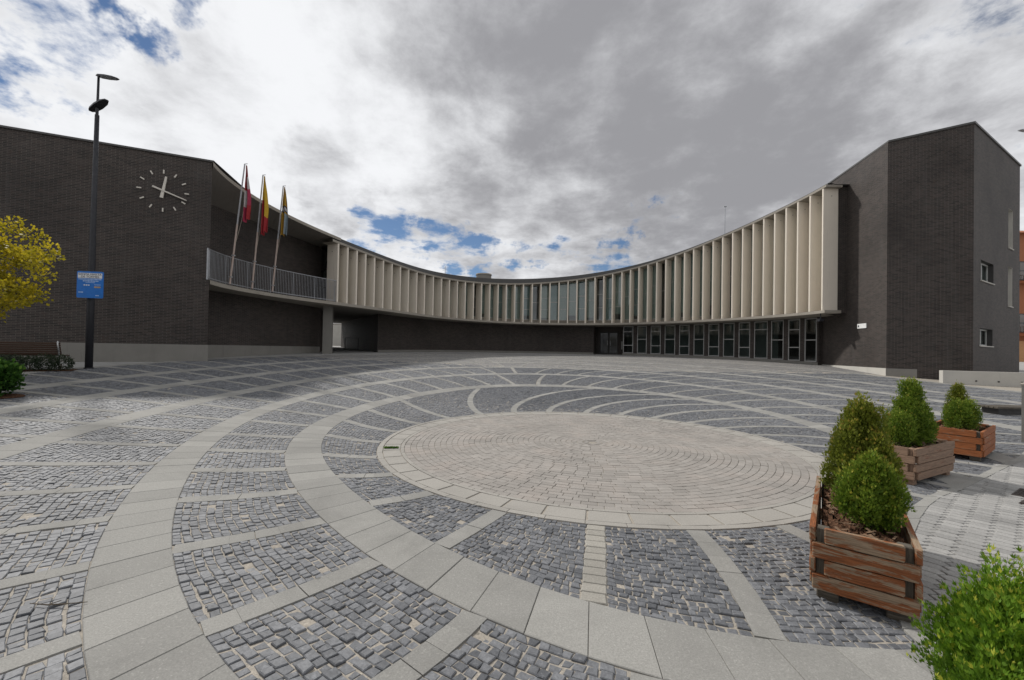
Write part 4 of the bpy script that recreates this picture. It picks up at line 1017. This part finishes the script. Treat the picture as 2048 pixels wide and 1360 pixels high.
# --- beyond the passage: pale wall and steps
bw = thing('retaining_wall', (-19, 52, 0), 'pale concrete wall in daylight beyond the passage', 'wall')
m_ = MB(); m_.box((-20, 53, 1.1), (14, .4, 3.4)); m_.build('wall_face', 'pale_concrete', bw); m_ = MB(); m_.box((-20, 53, 2.85), (14.2, .5, .1)); m_.build('coping', 'slab_concrete', bw)
st = thing('steps', (-18.5, 48, -.5), 'pale concrete steps seen through the passage', 'steps')
for q in range(4): m_ = MB(); z = -.42 + q * .16; m_.box((-18.0, 48.2 + q * .45, z), (7, .45, .16)); m_.build('step', 'pale_concrete', st)
hr = thing('handrail', (*at_y((690, 700), 36), ), 'thin dark handrail beside the steps in the passage', 'handrail')
m_ = MB(); a = at_y((690, 690), 36.0); b_ = at_y((716, 694), 34.0)
for q in (a, b_): m_.tube([(q[0], q[1], gb(q)), (q[0], q[1], gb(q) + .95)], .025, 6)
m_.build('post', 'dark_metal', hr); m_ = MB(); m_.tube([(a[0], a[1], gb(a) + .95), (b_[0], b_[1], gb(b_) + .95)], .025, 6); m_.build('rail', 'dark_metal', hr)

# ================================================================== street furniture on the left
lb = G((177.5, 737)); YL = lb[1]; sc_ = YL / FPX
lp = thing('street_lamp', lb, 'tall dark grey lamp post with two lamp heads carrying a blue sign', 'street lamp')
top = at_y((190.5, 175), YL); top[0] = lb[0] + .03; zt_ = top[2]
m_ = MB(); m_.tube([lb - [0, 0, .05], lb + [0, 0, 2.2], (lb[0], lb[1], lb[2] + 4.5), (lb[0] + .02, lb[1], at_y((187, 230), YL)[2])], [.10, .094, .078, .058], 16); m_.build('pole', 'dark_metal', lp, True)
ztop = at_y((193, 153), YL)[2]; zmid = at_y((187, 228), YL)[2]
m_ = MB(); m_.tube([(lb[0] + .02, lb[1], zmid - .2), (lb[0] + .03, lb[1], ztop - .02)], [.038, .032], 12); m_.build('upper_pole', 'dark_metal', lp, True)
m_ = MB(); m_.tube([lb - [0, 0, .02], lb + [0, 0, .03]], [.13, .12], 16); m_.build('base_plate', 'dark_metal', lp)
def head(mb, a, b_, wd, th):
    """flat tapering lamp head from a to b"""
    a, b_ = np.array(a), np.array(b_); d = unit(b_ - a); sd = unit(np.cross(d, (0, 0, 1))); up = np.cross(sd, d); L = np.linalg.norm(b_ - a)
    st_ = [(0, .35, .5), (.12, .8, .9), (.45, 1, 1), (.8, .9, .75), (1, .45, .35)]
    lo, rows_ = None, []
    for f_, ww, tt_ in st_:
        c_ = a + d * L * f_; w_, h_ = wd * ww / 2, th * tt_ / 2
        rows_.append([c_ + sd * w_ - up * h_ * .5, c_ + sd * w_ * .8 + up * h_, c_ - sd * w_ * .8 + up * h_, c_ - sd * w_ - up * h_ * .5])
    for r0, r1 in zip(rows_[:-1], rows_[1:]):
        for i in range(4): j = (i + 1) % 4; mb.face([r0[i], r0[j], r1[j], r1[i]])
    mb.face(rows_[0][::-1]); mb.face(rows_[-1])
hp = np.array([lb[0] + .03, lb[1], ztop]); m_ = MB(); head(m_, hp + [-.06, 0, .02], at_y((236, 157.5), YL - .15), .22, .09); m_.build('lamp_head', 'dark_metal', lp)
h2 = np.array([lb[0] + .02, lb[1], zmid]); m_ = MB(); a = at_y((181, 222), YL + .1); b_ = at_y((213, 200), YL - .25); head(m_, a, b_, .26, .13); m_.build('lamp_head', 'dark_metal', lp)
m_ = MB(); m_.tube([h2 + [0, 0, -.35], (a + b_) / 2 + [-.05, 0, -.08]], .035, 8); m_.build('bracket', 'dark_metal', lp)
# blue sign
sg_y = YL - .16
tl, tr_, bl_, br = at_y((159, 540), sg_y), at_y((203.5, 546), sg_y), at_y((157, 594), sg_y), at_y((202.5, 598), sg_y)
dx = unit((tr_ - tl) * [1, 0, 0] + [0, .14, 0]); Wd = .73; Ht = (tl[2] + tr_[2] - bl_[2] - br[2]) / 2 * 1.0; cS = (tl + tr_ + bl_ + br) / 4
ax = np.array([dx, [-dx[1], dx[0], 0], [0, 0, 1]])
sg = thing('blue_sign', cS - [0, 0, Ht / 2], 'blue sign with a white title panel fixed to the lamp post', 'sign')
def sp3(u, v_, o): return cS + ax[0] * u - ax[1] * o + ax[2] * v_
m_ = MB(); rr_ = .035; cor = []
for sx_, sz_, a0 in ((1, 1, 0), (-1, 1, 90), (-1, -1, 180), (1, -1, 270)):
    for q in range(4): t = rad(a0 + q * 30); cor.append((sx_ * (Wd / 2 - rr_) + rr_ * math.cos(t), sz_ * (Ht / 2 - rr_) + rr_ * math.sin(t)))
m_.hexa([sp3(u, v_, -.012) for u, v_ in cor], [sp3(u, v_, .012) for u, v_ in cor]); m_.build('panel', 'sign_blue', sg)
m_ = MB(); m_.box(sp3(0, Ht * .34, .016), (Wd * .92, .006, Ht * .19), ax); m_.build('title_panel', 'sign_white', sg)
def text(body, u, v_, size, mat, name, parent, o=.022, sx=1.0):
    cu = bpy.data.curves.new('text', 'FONT'); cu.body = body; cu.size = size; cu.align_x = 'CENTER'; cu.align_y = 'CENTER'; cu.extrude = .001
    ob = bpy.data.objects.new('text', cu); COL.objects.link(ob)
    bpy.context.view_layer.update(); me = bpy.data.meshes.new_from_object(ob.evaluated_get(bpy.context.evaluated_depsgraph_get()))
    co = np.array([v.co[:] for v in me.vertices]); fs = [tuple(p.vertices) for p in me.polygons]; bpy.data.objects.remove(ob); bpy.data.meshes.remove(me)
    V = np.array([sp3(u + c[0] * sx, v_ + c[1], o + c[2]) for c in co]); link_mesh(name, V, fs, mat, parent, tint=[.5] * len(fs))
text('SANTA MARTA', 0, Ht * .385, .088, 'sign_black', 'lettering', sg, sx=1.08); text('DE TORMES', 0, Ht * .295, .088, 'sign_black', 'lettering', sg, sx=1.08)
def dash(u0, u1, v_, h_, mat, n, nm='print_line'):
    m_ = MB(); e = np.linspace(u0, u1, n + 1)
    for a, b_ in zip(e[:-1], e[1:]): m_.box(sp3((a + b_) / 2 - .002, v_, .014), ((b_ - a) * .72, .004, h_ * random.uniform(.8, 1.1)), ax)
    o_ = m_.build(nm, mat, sg); o_['kind'] = 'stuff'
dash(-.32, .32, Ht * .205, .038, 'sign_pale_blue', 17); dash(-.2, .24, Ht * .14, .038, 'sign_pale_blue', 10); dash(-.12, .14, Ht * .08, .02, 'sign_pale_blue', 12)
dash(-.18, 0, -.015, .035, 'sign_white', 3, 'emblem'); dash(.12, .30, .0, .02, 'sign_pale_blue', 7); dash(.12, .30, -.075, .05, 'sign_orange', 6, 'emblem'); dash(-.31, -.18, -.25, .04, 'sign_pale_blue', 4, 'emblem'); dash(.16, .26, -.35, .03, 'sign_pale_blue', 4, 'emblem')

# bench seen from behind
e0 = G((152, 737)); bd = unit((*(kd), 0)); bn = np.array([-bd[1], bd[0], 0]); bn = bn if bn[1] > 0 else -bn       # away from the camera
B0 = np.array([*at_y((121, 735), YL - .55)[:2], 0]); B0[2] = gb(B0); LB = 3.2
bz = lambda: None
bn_t = thing('bench', B0 + bd * LB / 2, 'dark slatted bench with steel frame seen from behind, in front of the brick wall', 'bench')
def bp(u, v_, z): return B0 + bd * u + bn * v_ + np.array([0, 0, z])
for u in (0.03, LB / 2, LB - .03):
    m_ = MB(); m_.tube([bp(u, -.02, .0), bp(u, .0, .40), bp(u, -.06, .62), bp(u, -.13, .84), bp(u, -.11, .885), bp(u, -.065, .87), bp(u, .03, .62), bp(u, .10, .45), bp(u, .30, .42), bp(u, .50, .45), bp(u, .545, .42), bp(u, .53, 0.0)], .022, 8); m_.build('frame', 'steel', bn_t, True)
tilt = unit(bn * .28 + np.array([0, 0, -1.0])) * -1
for q in range(6):
    z = .50 + q * .066; v_ = .045 - (z - .45) * .26; m_ = MB(); m_.plank(bp(LB / 2, v_, z), (LB, .03, .055), [bd, np.cross(tilt, bd), tilt]); m_.build('slat', 'bench_wood', bn_t)
for q in range(6): m_ = MB(); m_.plank(bp(LB / 2, .12 + q * .07, .445 + (.0 if q > 0 else .01)), (LB, .058, .03), [bd, bn, (0, 0, 1)]); m_.build('slat', 'bench_wood', bn_t)

# ------------------------------------------------------------------ foliage
def sprays(pos, nrm, size, kind, rng):
    """small leaf sprays: flat fans of blades growing along nrm"""
    N = len(pos); nrm = nrm / np.linalg.norm(nrm, axis=1, keepdims=True)
    r = rng.normal(size=(N, 3)); sd = np.cross(nrm, r); sd /= np.linalg.norm(sd, axis=1, keepdims=True)
    fan = {'thuja': [(0, 1.25, .085), (.42, .95, .075), (-.42, .95, .075), (.75, .62, .07), (-.75, .62, .07)], 'leaf': [(0, 1.0, .42)], 'needle': [(0, 1.0, .10), (.5, .8, .09), (-.5, .8, .09)], 'scale': [(0, 1.25, .12), (.4, .85, .11), (-.4, .85, .11)]}[kind]
    V, F = [], []; base = 0
    size = size[:, None]
    for a, l, w_ in fan:
        d = nrm * math.cos(a) + sd * math.sin(a); p = np.cross(d, np.cross(nrm, sd)); p /= np.linalg.norm(p, axis=1, keepdims=True)
        up = np.cross(nrm, sd)
        b_ = pos + nrm * size * (.05 if a == 0 else .12 * (1.2 - abs(a)))
        tip = b_ + d * size * l + up * size * .12; m1 = b_ + d * size * l * .5 + p * size * w_ + up * size * .05; m2 = b_ + d * size * l * .5 - p * size * w_ + up * size * .05
        V += [b_, m1, tip, m2]; k_ = len(V) - 4
    V = np.stack(V, 1).reshape(-1, 3); nf = len(fan)
    F = (np.arange(N * nf) * 4)[:, None] + np.arange(4)
    return V, F, nf
def crown(name, mat, parent, centres, n, size, kind, seed, tip=.0, inner=.35, fuzz=.13, upw=.5):
    """leaves over lumpy ellipsoids: centres = list of (x, y, z, rx, ry, rz)"""
    rng = np.random.default_rng(seed); vol = np.array([c[3] * c[4] + c[3] * c[5] for c in centres]); cnt = (n * vol / vol.sum()).astype(int)
    Ps, Ns, Ts = [], [], []
    for (x, y, z, rx, ry, rz), c_ in zip(centres, cnt):
        d = rng.normal(size=(c_, 3)); d /= np.linalg.norm(d, axis=1, keepdims=True)
        lump = 1 + fuzz * np.sin(d[:, 0] * 7 + seed) * np.sin(d[:, 1] * 8 + seed * 2) + fuzz * .8 * np.sin(d[:, 2] * 11 + d[:, 0] * 6 + seed) + rng.normal(0, .045, c_)
        deep = 1 - inner * rng.random(c_) ** 2.2
        s_ = (lump * deep)[:, None]; Ps.append(np.array([x, y, z]) + d * np.array([rx, ry, rz]) * s_)
        nn = d / np.array([rx, ry, rz]); nn /= np.linalg.norm(nn, axis=1, keepdims=True)
        Ns.append(nn * .55 + np.array([0, 0, upw]) + rng.normal(0, .28, (c_, 3)))
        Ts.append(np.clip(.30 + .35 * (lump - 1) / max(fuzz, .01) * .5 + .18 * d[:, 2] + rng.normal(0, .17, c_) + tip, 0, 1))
    P = np.concatenate(Ps); Nn = np.concatenate(Ns); T = np.concatenate(Ts)
    V, F, nf = sprays(P, Nn, rng.uniform(.7, 1.35, len(P)) * size, kind, rng)
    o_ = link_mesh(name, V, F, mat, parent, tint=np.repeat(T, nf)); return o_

# clipped hedge
hg = thing('hedge', G((70, 744)), 'low clipped grey-green hedge in front of the dark bench', 'hedge')
ha = G((140, 741)); hb = G((0, 742)); hdv = unit(hb - ha); cs = [(*(ha + hdv * (q * .34 + .22))[:2], float(gz(*(ha + hdv * (q * .34 + .22))[:2])) + .20 + .03 * math.sin(q * 2.1), .27, .30, .27) for q in range(15)]
crown('foliage', 'hedge_leaf', hg, cs, 15000, .05, 'needle', 5, fuzz=.06, inner=.5)
m_ = MB()
for q in range(0, 15, 2): c_ = cs[q]; m_.tube([(c_[0], c_[1], c_[2] - .25), (c_[0] + .03, c_[1], c_[2])], .02, 5)
o_ = m_.build('stems', 'bark', hg); o_['kind'] = 'stuff'
# leafy shrub at the picture's left edge in a small bed
sb_ = G((-8, 792)); sh = thing('shrub', sb_, 'bright green leafy shrub cut by the left edge beside the hedge', 'shrub')
z0 = sb_[2]; crown('foliage', 'shrub_leaf', sh, [(sb_[0] - .05, sb_[1], z0 + .36, .42, .38, .30), (sb_[0] + .10, sb_[1] - .05, z0 + .30, .26, .26, .22), (sb_[0] - .2, sb_[1] + .1, z0 + .55, .28, .28, .24), (sb_[0] + .12, sb_[1], z0 + .50, .2, .2, .2)], 2600, .075, 'leaf', 9, fuzz=.2, inner=.7)
m_ = MB()
for q in range(6): a = q * 1.05; m_.tube([sb_ - [0, 0, .03], sb_ + [.12 * math.cos(a), .12 * math.sin(a), .25], sb_ + [.25 * math.cos(a), .25 * math.sin(a), .5]], [.014, .011, .006], 5)
m_.build('stems', 'bark', sh)
bedp = G((-8, 793)); pts = [(bedp[0] + .50 * math.cos(t) , bedp[1] + .34 * math.sin(t)) for t in np.linspace(0, 6.28, 25)[:-1]]
link_mesh('planting_bed', np.array([(x, y, float(gz(x, y)) + .014) for x, y in pts]), [tuple(range(24))], 'soil', None, tint=[.5], kind='structure')
hb_ = [(ha + hdv * -.12), (ha + hdv * 5.2)]; nn_ = np.array([hdv[1], -hdv[0], 0]); 
V = np.array([hb_[0] + nn_ * .28, hb_[1] + nn_ * .28, hb_[1] - nn_ * .28, hb_[0] - nn_ * .28]); V[:, 2] = gz(V[:, 0], V[:, 1]) + .016; link_mesh('planting_bed', V, [(0, 1, 2, 3)], 'soil', None, tint=[.5], kind='structure')
# tree in autumn leaf, trunk just outside the picture
ty = 10.5; tb = at_y((-95, 760), ty); tb[2] = gb(tb)
tr = thing('tree', tb, 'small tree with yellow autumn leaves reaching in at the left edge', 'tree')
cc = at_y((-30, 530), ty)
m_ = MB(); m_.tube([tb - [0, 0, .1], tb + [.03, 0, .8], tb + [0, .03, 1.5], tb + [.08, 0, 2.3], tb + [.1, 0, 3.6]], [.11, .085, .075, .055, .02], 10)
rng_ = random.Random(4)
ends = []
for q in range(12):
    a = q * 2.4; h_ = 1.45 + q * .14; L = 1.55 - q * .075; s0 = tb + [.04, .0, h_]; e_ = s0 + np.array([math.cos(a) * L, math.sin(a) * L * .9, .55 + .2 * rng_.random()]); mid = (s0 + e_) / 2 + [0, 0, -.05]
    m_.tube([s0, mid, e_], [.035, .022, .008], 6); ends.append(e_); ends.append(mid + [0, 0, .15])
m_.build('trunk', 'bark', tr, True)
cl_ = []
for e_ in ends:
    for q in range(3): cl_.append((e_[0] + rng_.uniform(-.28, .28), e_[1] + rng_.uniform(-.28, .28), e_[2] + rng_.uniform(-.2, .25), .27, .27, .17))
for u_, v_, s_ in ((15, 455, .30), (60, 470, .30), (95, 500, .26), (40, 520, .40), (85, 550, .26), (20, 575, .36), (110, 512, .15), (25, 440, .14), (58, 590, .16), (-10, 490, .45), (-20, 555, .45), (70, 520, .3)):
    p = at_y((u_, v_), ty + rng_.uniform(-.5, .5)); cl_.append((p[0], p[1], p[2], s_, s_, s_ * .62))
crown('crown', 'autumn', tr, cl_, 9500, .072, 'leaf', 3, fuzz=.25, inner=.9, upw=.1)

# ------------------------------------------------------------------ planters with thuja shrubs
def planter(name_lbl, A_, ax_, Wp, Lp, mat, post, shr, seed, nslat=4, ph_=.104):
    """A_: near-left corner on the ground; ax_: direction of the short side; long side runs to its left"""
    u = unit((*ax_, 0)); v_ = np.array([-u[1], u[0], 0]); z0 = float(gz(*(A_ + (u * Wp / 2 + v_ * Lp / 2)[:2])))
    O = np.array([*A_, z0]); P = lambda a, b_, z: O + u * a + v_ * b_ + np.array([0, 0, z])
    t = thing('planter', P(Wp / 2, Lp / 2, 0), name_lbl, 'planter', 'wooden planters beside the ring paving'); ft = .075; hs = ph_; top_ = ft + nslat * hs
    for a in (.07, Wp - .07):
        for b_ in (.07, Lp - .07): m_ = MB(); m_.plank(P(a, b_, ft / 2 + .004), (.12, .11, ft + .006), [u, v_, (0, 0, 1)]); m_.build('foot', post, t)
    for a in (.045, Wp - .045):
        for b_ in (.045, Lp - .045): m_ = MB(); m_.plank(P(a, b_, (ft + top_) / 2 - .004), (.07, .07, top_ - ft - .02), [u, v_, (0, 0, 1)]); m_.build('corner_post', post, t)
    for q in range(nslat):
        z = ft + (q + .5) * hs; long_ = (q % 2 == 0); gp = .008; rj = lambda: random.uniform(-.003, .003)
        for b_, s_ in ((.0, -1), (Lp, 1)):
            ln = Wp + (.03 if long_ else -.10); m_ = MB(); m_.plank(P(Wp / 2, b_ + s_ * .012 + rj(), z + rj()), (ln, .034, hs - gp), [u, v_, (0, 0, 1)], .007); m_.build('slat', mat, t)
        for a, s_ in ((.0, -1), (Wp, 1)):
            ln = Lp + (-.10 if long_ else .03); m_ = MB(); m_.plank(P(a + s_ * .012 + rj(), Lp / 2, z + rj()), (.034, ln, hs - gp), [u, v_, (0, 0, 1)], .007); m_.build('slat', mat, t)
        for a in (0, Wp):                   # end grain of the boards that run through at the corners
            pass
    m_ = MB(); n = 14; H = top_ - .065
    for i in range(n):
        for j in range(n * 2):
            f_ = lambda a, b_: P(.03 + (Wp - .06) * a / n, .03 + (Lp - .06) * b_ / (2 * n), H + .022 * math.sin(a * 1.9 + b_ * 1.1 + seed) + .018 * math.sin(a * 3.7 - b_ * 2.3))
            m_.face([f_(i, j), f_(i + 1, j), f_(i + 1, j + 1), f_(i, j + 1)])
    m_.build('soil', 'soil', t, True)
    # chips of bark lying on the soil
    m_ = MB(); rg = random.Random(seed)
    for q in range(160):
        c_ = P(rg.uniform(.06, Wp - .06), rg.uniform(.06, Lp - .06), H + .035); a = rg.uniform(0, 6.3); d = np.array([math.cos(a), math.sin(a), rg.uniform(-.4, .4)]); s_ = np.array([-math.sin(a), math.cos(a), rg.uniform(-.3, .3)]); l_ = rg.uniform(.012, .04); w_ = rg.uniform(.005, .012)
        m_.face([c_ - d * l_ - s_ * w_, c_ + d * l_ - s_ * w_, c_ + d * l_ + s_ * w_, c_ - d * l_ + s_ * w_])
    o_ = m_.build('bark_chips', 'plank_worn', t); o_['kind'] = 'stuff'
    for i, (a, b_, h_, r_, kind_, lab_, n_) in enumerate(shr):
        base = P(a, b_, H); s_ = thing('thuja_shrub', base, lab_, 'shrub', 'thuja shrubs in the planters'); rg = random.Random(seed + i)
        cs = []
        prof = (lambda f_: r_ * (1 - .74 * f_ ** 1.5) * (.72 + .28 * min(1, f_ * 5))) if h_ > .6 else (lambda f_: r_ * (1 - .72 * f_ ** 3) * (.74 + .26 * min(1, f_ * 4)))
        for q in range(7):                       # body
            f_ = q / 6; rw = prof(f_); aa = rg.uniform(0, 6.3)
            cs.append((base[0] + rw * .12 * math.cos(aa), base[1] + rw * .12 * math.sin(aa), base[2] + .10 + f_ * (h_ - .24), rw * .74, rw * .74, .15 * h_ + .02))
        for q in range(42):                      # upright plumes that break the outline
            f_ = rg.random() ** .8; rw = prof(f_); aa = q * 2.4 + rg.uniform(-.4, .4); pr = rg.uniform(.045, .085) * (.6 + r_ * 1.6); off = max(0.0, rw - pr * rg.uniform(.15, 1.0))
            cs.append((base[0] + off * math.cos(aa), base[1] + off * math.sin(aa), base[2] + .09 + f_ * (h_ - .16), pr, pr, pr * rg.uniform(1.6, 2.3)))
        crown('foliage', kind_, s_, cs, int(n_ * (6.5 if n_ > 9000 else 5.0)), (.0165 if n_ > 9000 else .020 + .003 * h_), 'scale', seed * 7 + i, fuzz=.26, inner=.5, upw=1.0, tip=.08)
        m_ = MB(); m_.tube([base - [0, 0, .05], base + [0, .01, h_ * .5], base + [.01, 0, h_ * .85]], [.022, .014, .006], 6)
        for q in range(5): a_ = q * 1.3; m_.tube([base + [0, 0, .05], base + [.5 * r_ * math.cos(a_), .5 * r_ * math.sin(a_), .3 * h_]], [.010, .005], 5)
        m_.build('trunk', 'bark', s_)
    return t
f1l, f1r = G((1640, 1197)), G((1818, 1252)); d1 = (f1r - f1l)[:2]
planter('worn wooden planter nearest the camera, red-brown varnish flaking from its front boards', f1l[:2] - unit(d1) * .03, d1, np.linalg.norm(d1) + .06, 1.45, 'plank_worn', 'plank_dark',
        [(.30, .40, .44, .175, 'thuja', 'round thuja shrub in front of the nearest planter', 5200), (.27, .98, .80, .25, 'thuja_dry', 'tall browning thuja shrub at the back of the nearest planter', 6500)], 21)
p2 = G((1828, 972)); p2b = G((1903, 950)); d2 = unit((p2b - p2)[:2]); 
planter('faded brown planter in the middle of the three wooden planters', p2b[:2] , np.array([-d2[1], d2[0]]), .55, 1.2, 'plank_grey', 'plank_grey',
        [(.24, .60, .88, .26, 'thuja', 'tallest dark green thuja shrub in the middle planter', 5200), (.25, .92, .46, .17, 'thuja', 'small thuja shrub left of the tallest one in the middle planter', 1700), (.25, .28, .50, .19, 'thuja', 'small thuja shrub right of the tallest one in the middle planter', 2000)], 33)
p3 = G((1962, 925)); p3b = G((1988, 903)); d3 = unit((p3b - p3)[:2])
planter('orange-brown planter farthest back of the three wooden planters', p3[:2] + np.array([-d3[1], d3[0]]) * .62, np.array([d3[1], -d3[0]]), .62, 1.2, 'plank_orange', 'plank_dark',
        [(.36, .44, .52, .23, 'thuja', 'round thuja shrub at the front of the farthest planter', 2600), (.26, .72, .76, .17, 'thuja_dry', 'slim pointed thuja shrub at the back of the farthest planter', 1800), (.22, .95, .46, .17, 'thuja', 'small thuja shrub at the right end of the farthest planter', 1500)], 45)
p4 = np.array([1.38, .28]); planter('wooden planter in the near right corner, almost wholly outside the picture', p4, (1, 0), .55, 1.05, 'plank_worn', 'plank_dark',
        [(.36, .86, .45, .40, 'thuja_bright', 'bright green thuja shrub filling the lower right corner', 15000)], 57)

# ------------------------------------------------------------------ right edge: low wall, pillar, seat, covers, neighbours
wl = at_y((1886, 741), 18.6); wr = at_y((2120, 752.5), 17.2)
lw = thing('low_wall', (*((wl + wr) / 2)[:2], -1.3), 'long low pale concrete wall in front of the right brick block', 'low wall')
dw = unit((wr - wl)[:2]); nw = np.array([dw[1], -dw[0]]); zt_ = float(wl[2]); m_ = MB(); a, b_ = wl[:2], wr[:2] + dw * 6
lo_ = [(*a, -2), (*b_, -2), (*(b_ - nw * .3), -2), (*(a - nw * .3), -2)]; hi_ = [(*a, zt_), (*b_, zt_), (*(b_ - nw * .3), zt_), (*(a - nw * .3), zt_)]
m_.hexa(lo_, hi_); m_.build('wall_body', 'pale_concrete', lw)
for q in range(7):
    c_ = a + dw * (1.1 + q * .72) + nw * .012; m_ = MB(); m_.tube([(*(c_ - nw * .02), zt_ - .42), (*(c_ + nw * .005), zt_ - .42)], .035, 8); m_.build('tie_hole', 'dark_frame', lw)
pg = G((2041, 884)); pil = thing('concrete_pillar', pg, 'plain concrete pillar cut by the right edge of the picture', 'pillar')
hz = at_y((2040, 770), pg[1])[2]; m_ = MB(); vd = unit((pg[0], pg[1], 0)); vn = np.array([vd[1], -vd[0], 0]); pcx = pg + vd * .25 + vn * .26; m_.box((pcx[0], pcx[1], (pg[2] + hz) / 2 - .02), (.5, .5, hz - pg[2] + .04), [vn, vd, (0, 0, 1)]); m_.build('shaft', 'plinth_concrete', pil)
m_ = MB(); m_.box((pcx[0], pcx[1], hz + .012), (.52, .52, .03), [vn, vd, (0, 0, 1)]); m_.build('cap', 'slab_concrete', pil)
sgd = G((2006, 832)); st_ = thing('low_seat', sgd, 'low dark wooden seat behind the pillar at the right edge', 'bench')
for q in range(5): m_ = MB(); m_.plank((sgd[0] + 1.0, sgd[1] + .12 + q * .11, sgd[2] + .20), (2.1, .1, .05), np.eye(3)); m_.build('slat', 'plank_dark', st_)
m_ = MB(); m_.box((sgd[0] + 1.02, sgd[1] + .36, sgd[2] + .08), (1.9, .40, .19)); m_.build('base', 'dark_frame', st_)
def cover(c4, lbl):
    P4 = on_ground(c4); c_ = P4.mean(0); t = thing('manhole_cover', c_, lbl, 'manhole cover', 'iron covers in the pavement'); u = unit(P4[1] - P4[0])
    Vl = P4.copy(); Vl[:, 2] = gz(Vl[:, 0], Vl[:, 1]) + .002; Vh = Vl.copy(); Vh[:, 2] += .012; m_ = MB(); m_.hexa(Vl[::-1], Vh[::-1]); m_.build('frame', 'cast_iron', t)
    m_ = MB()
    for i in range(1, 6):
        for j in range(1, 6):
            p = Vh[0] + (Vh[1] - Vh[0]) * i / 6 + (Vh[3] - Vh[0]) * j / 6 + [0, 0, .003]; m_.box(p, (.05, .018, .006), [u, np.cross((0, 0, 1), u), (0, 0, 1)])
    o_ = m_.build('tread', 'cast_iron', t); o_['kind'] = 'stuff'
cover([(2022, 991), (2040, 978), (2075, 985), (2060, 998)], 'larger rusty iron cover in the zigzag pavement at the right edge')
cover([(2037, 1008), (2050, 1000), (2080, 1005), (2068, 1015)], 'smaller rusty iron cover just in front of the larger one')
# lamp head that reaches in at the upper right
la = at_y((2039, 260), 16.0); lq = at_y((2110, 262), 16.5); lbs = np.array([lq[0], lq[1], gb(lq)])
l2 = thing('street_lamp', lbs, 'grey lamp head reaching in at the upper right edge', 'street lamp')
m_ = MB(); m_.tube([lbs, (lbs[0], lbs[1], lq[2] - .02)], [.11, .06], 14); m_.build('pole', 'galvanised', l2, True)
m_ = MB(); head(m_, (lbs[0], lbs[1], lq[2]), la, .26, .1); m_.build('lamp_head', 'galvanised', l2)
# brick apartment house behind the right block
ax0 = at_y((2036, 740), 44.0); ap = thing('apartment_house', (ax0[0] + 6, ax0[1], -.5), 'orange brick apartment house behind the right end of the building', 'building')
x0, yf = ax0[0] - 1.5, 44.0; X1 = x0 + 16
zz = [at_y((2044, v_), yf)[2] for v_ in (745, 682, 640, 603, 522, 468)]
m_ = MB(); m_.box(((x0 + X1) / 2, yf + 5, (zz[5] - 1) / 2), (X1 - x0, 10, zz[5] + 1)); m_.build('wall', 'orange_brick', ap)
m_ = MB(); m_.box(((x0 + X1) / 2, yf - .06, (zz[1] - 1.2) / 2), (X1 - x0 + .1, .15, zz[1] + 1.2)); m_.build('ground_storey', 'orange_render', ap)
m_ = MB(); m_.hexa([(x0 - .6, yf - .6, zz[5]), (X1 + .6, yf - .6, zz[5]), (X1 + .6, yf + 10.6, zz[5]), (x0 - .6, yf + 10.6, zz[5])], [(x0 + 2, yf + 4, zz[5] + 1.6), (X1 - 2, yf + 4, zz[5] + 1.6), (X1 - 2, yf + 6, zz[5] + 1.6), (x0 + 2, yf + 6, zz[5] + 1.6)]); m_.build('roof', 'orange_brick', ap)
for fl in range(2):
    zf = zz[1] + .6 + fl * (zz[5] - zz[1]) / 2.05
    for q in range(5):
        xx = x0 + 1.5 + q * 3.0; f_, t = bay(np.array([xx, yf - .03]), np.array([xx + 1.6, yf - .03]), zf + .3, zf + 2.3, [.5], ap, 'dark_frame', wdt=.09)
        m_ = MB(); m_.box((xx + .8, yf - .5, zf - .02), (2.4, 1.0, .16)); bal = m_.build('balcony', 'orange_brick', ap)
        for r_ in range(9): m_ = MB(); m_.box((xx - .35 + r_ * .29, yf - .97, zf + .5), (.03, .03, .95)); m_.build('baluster', 'dark_metal', bal)
        m_ = MB(); m_.box((xx + .8, yf - .97, zf + 1.0), (2.4, .05, .05)); m_.build('rail', 'dark_metal', bal)

# small things lying about
tw = on_ground([(60, 1212), (95, 1215), (130, 1213), (175, 1209)]); tw[:, 2] += .016
t = thing('twig', tw[1], 'thin dry twig lying on the cobbles at the lower left', 'twig'); m_ = MB(); m_.tube(tw, [.002, .004, .003, .002], 6); m_.build('stem', 'bark', t)
m_ = MB(); m_.tube([tw[1], tw[1] + [.05, .03, .01]], [.003, .002], 5); m_.build('side_shoot', 'bark', t)
gp_ = on_ground([(770 + q * 1.9, 897) for q in range(14)]); pos = np.repeat(gp_, 14, 0) + RNG.normal(0, .012, (196, 3)) * [1, 1, 0]; pos[:, 2] += .004
V, F, nf = sprays(pos, RNG.normal(0, .5, (196, 3)) + [0, 0, 1], RNG.uniform(.02, .045, 196), 'needle', RNG)
o_ = link_mesh('grass', V, F, 'shrub_leaf', None, tint=np.repeat(RNG.uniform(.4, 1, 196), nf)); o_['kind'] = 'stuff'; o_['label'] = 'tuft of green weeds in the kerb joint of the paved circle'; o_['category'] = 'grass'
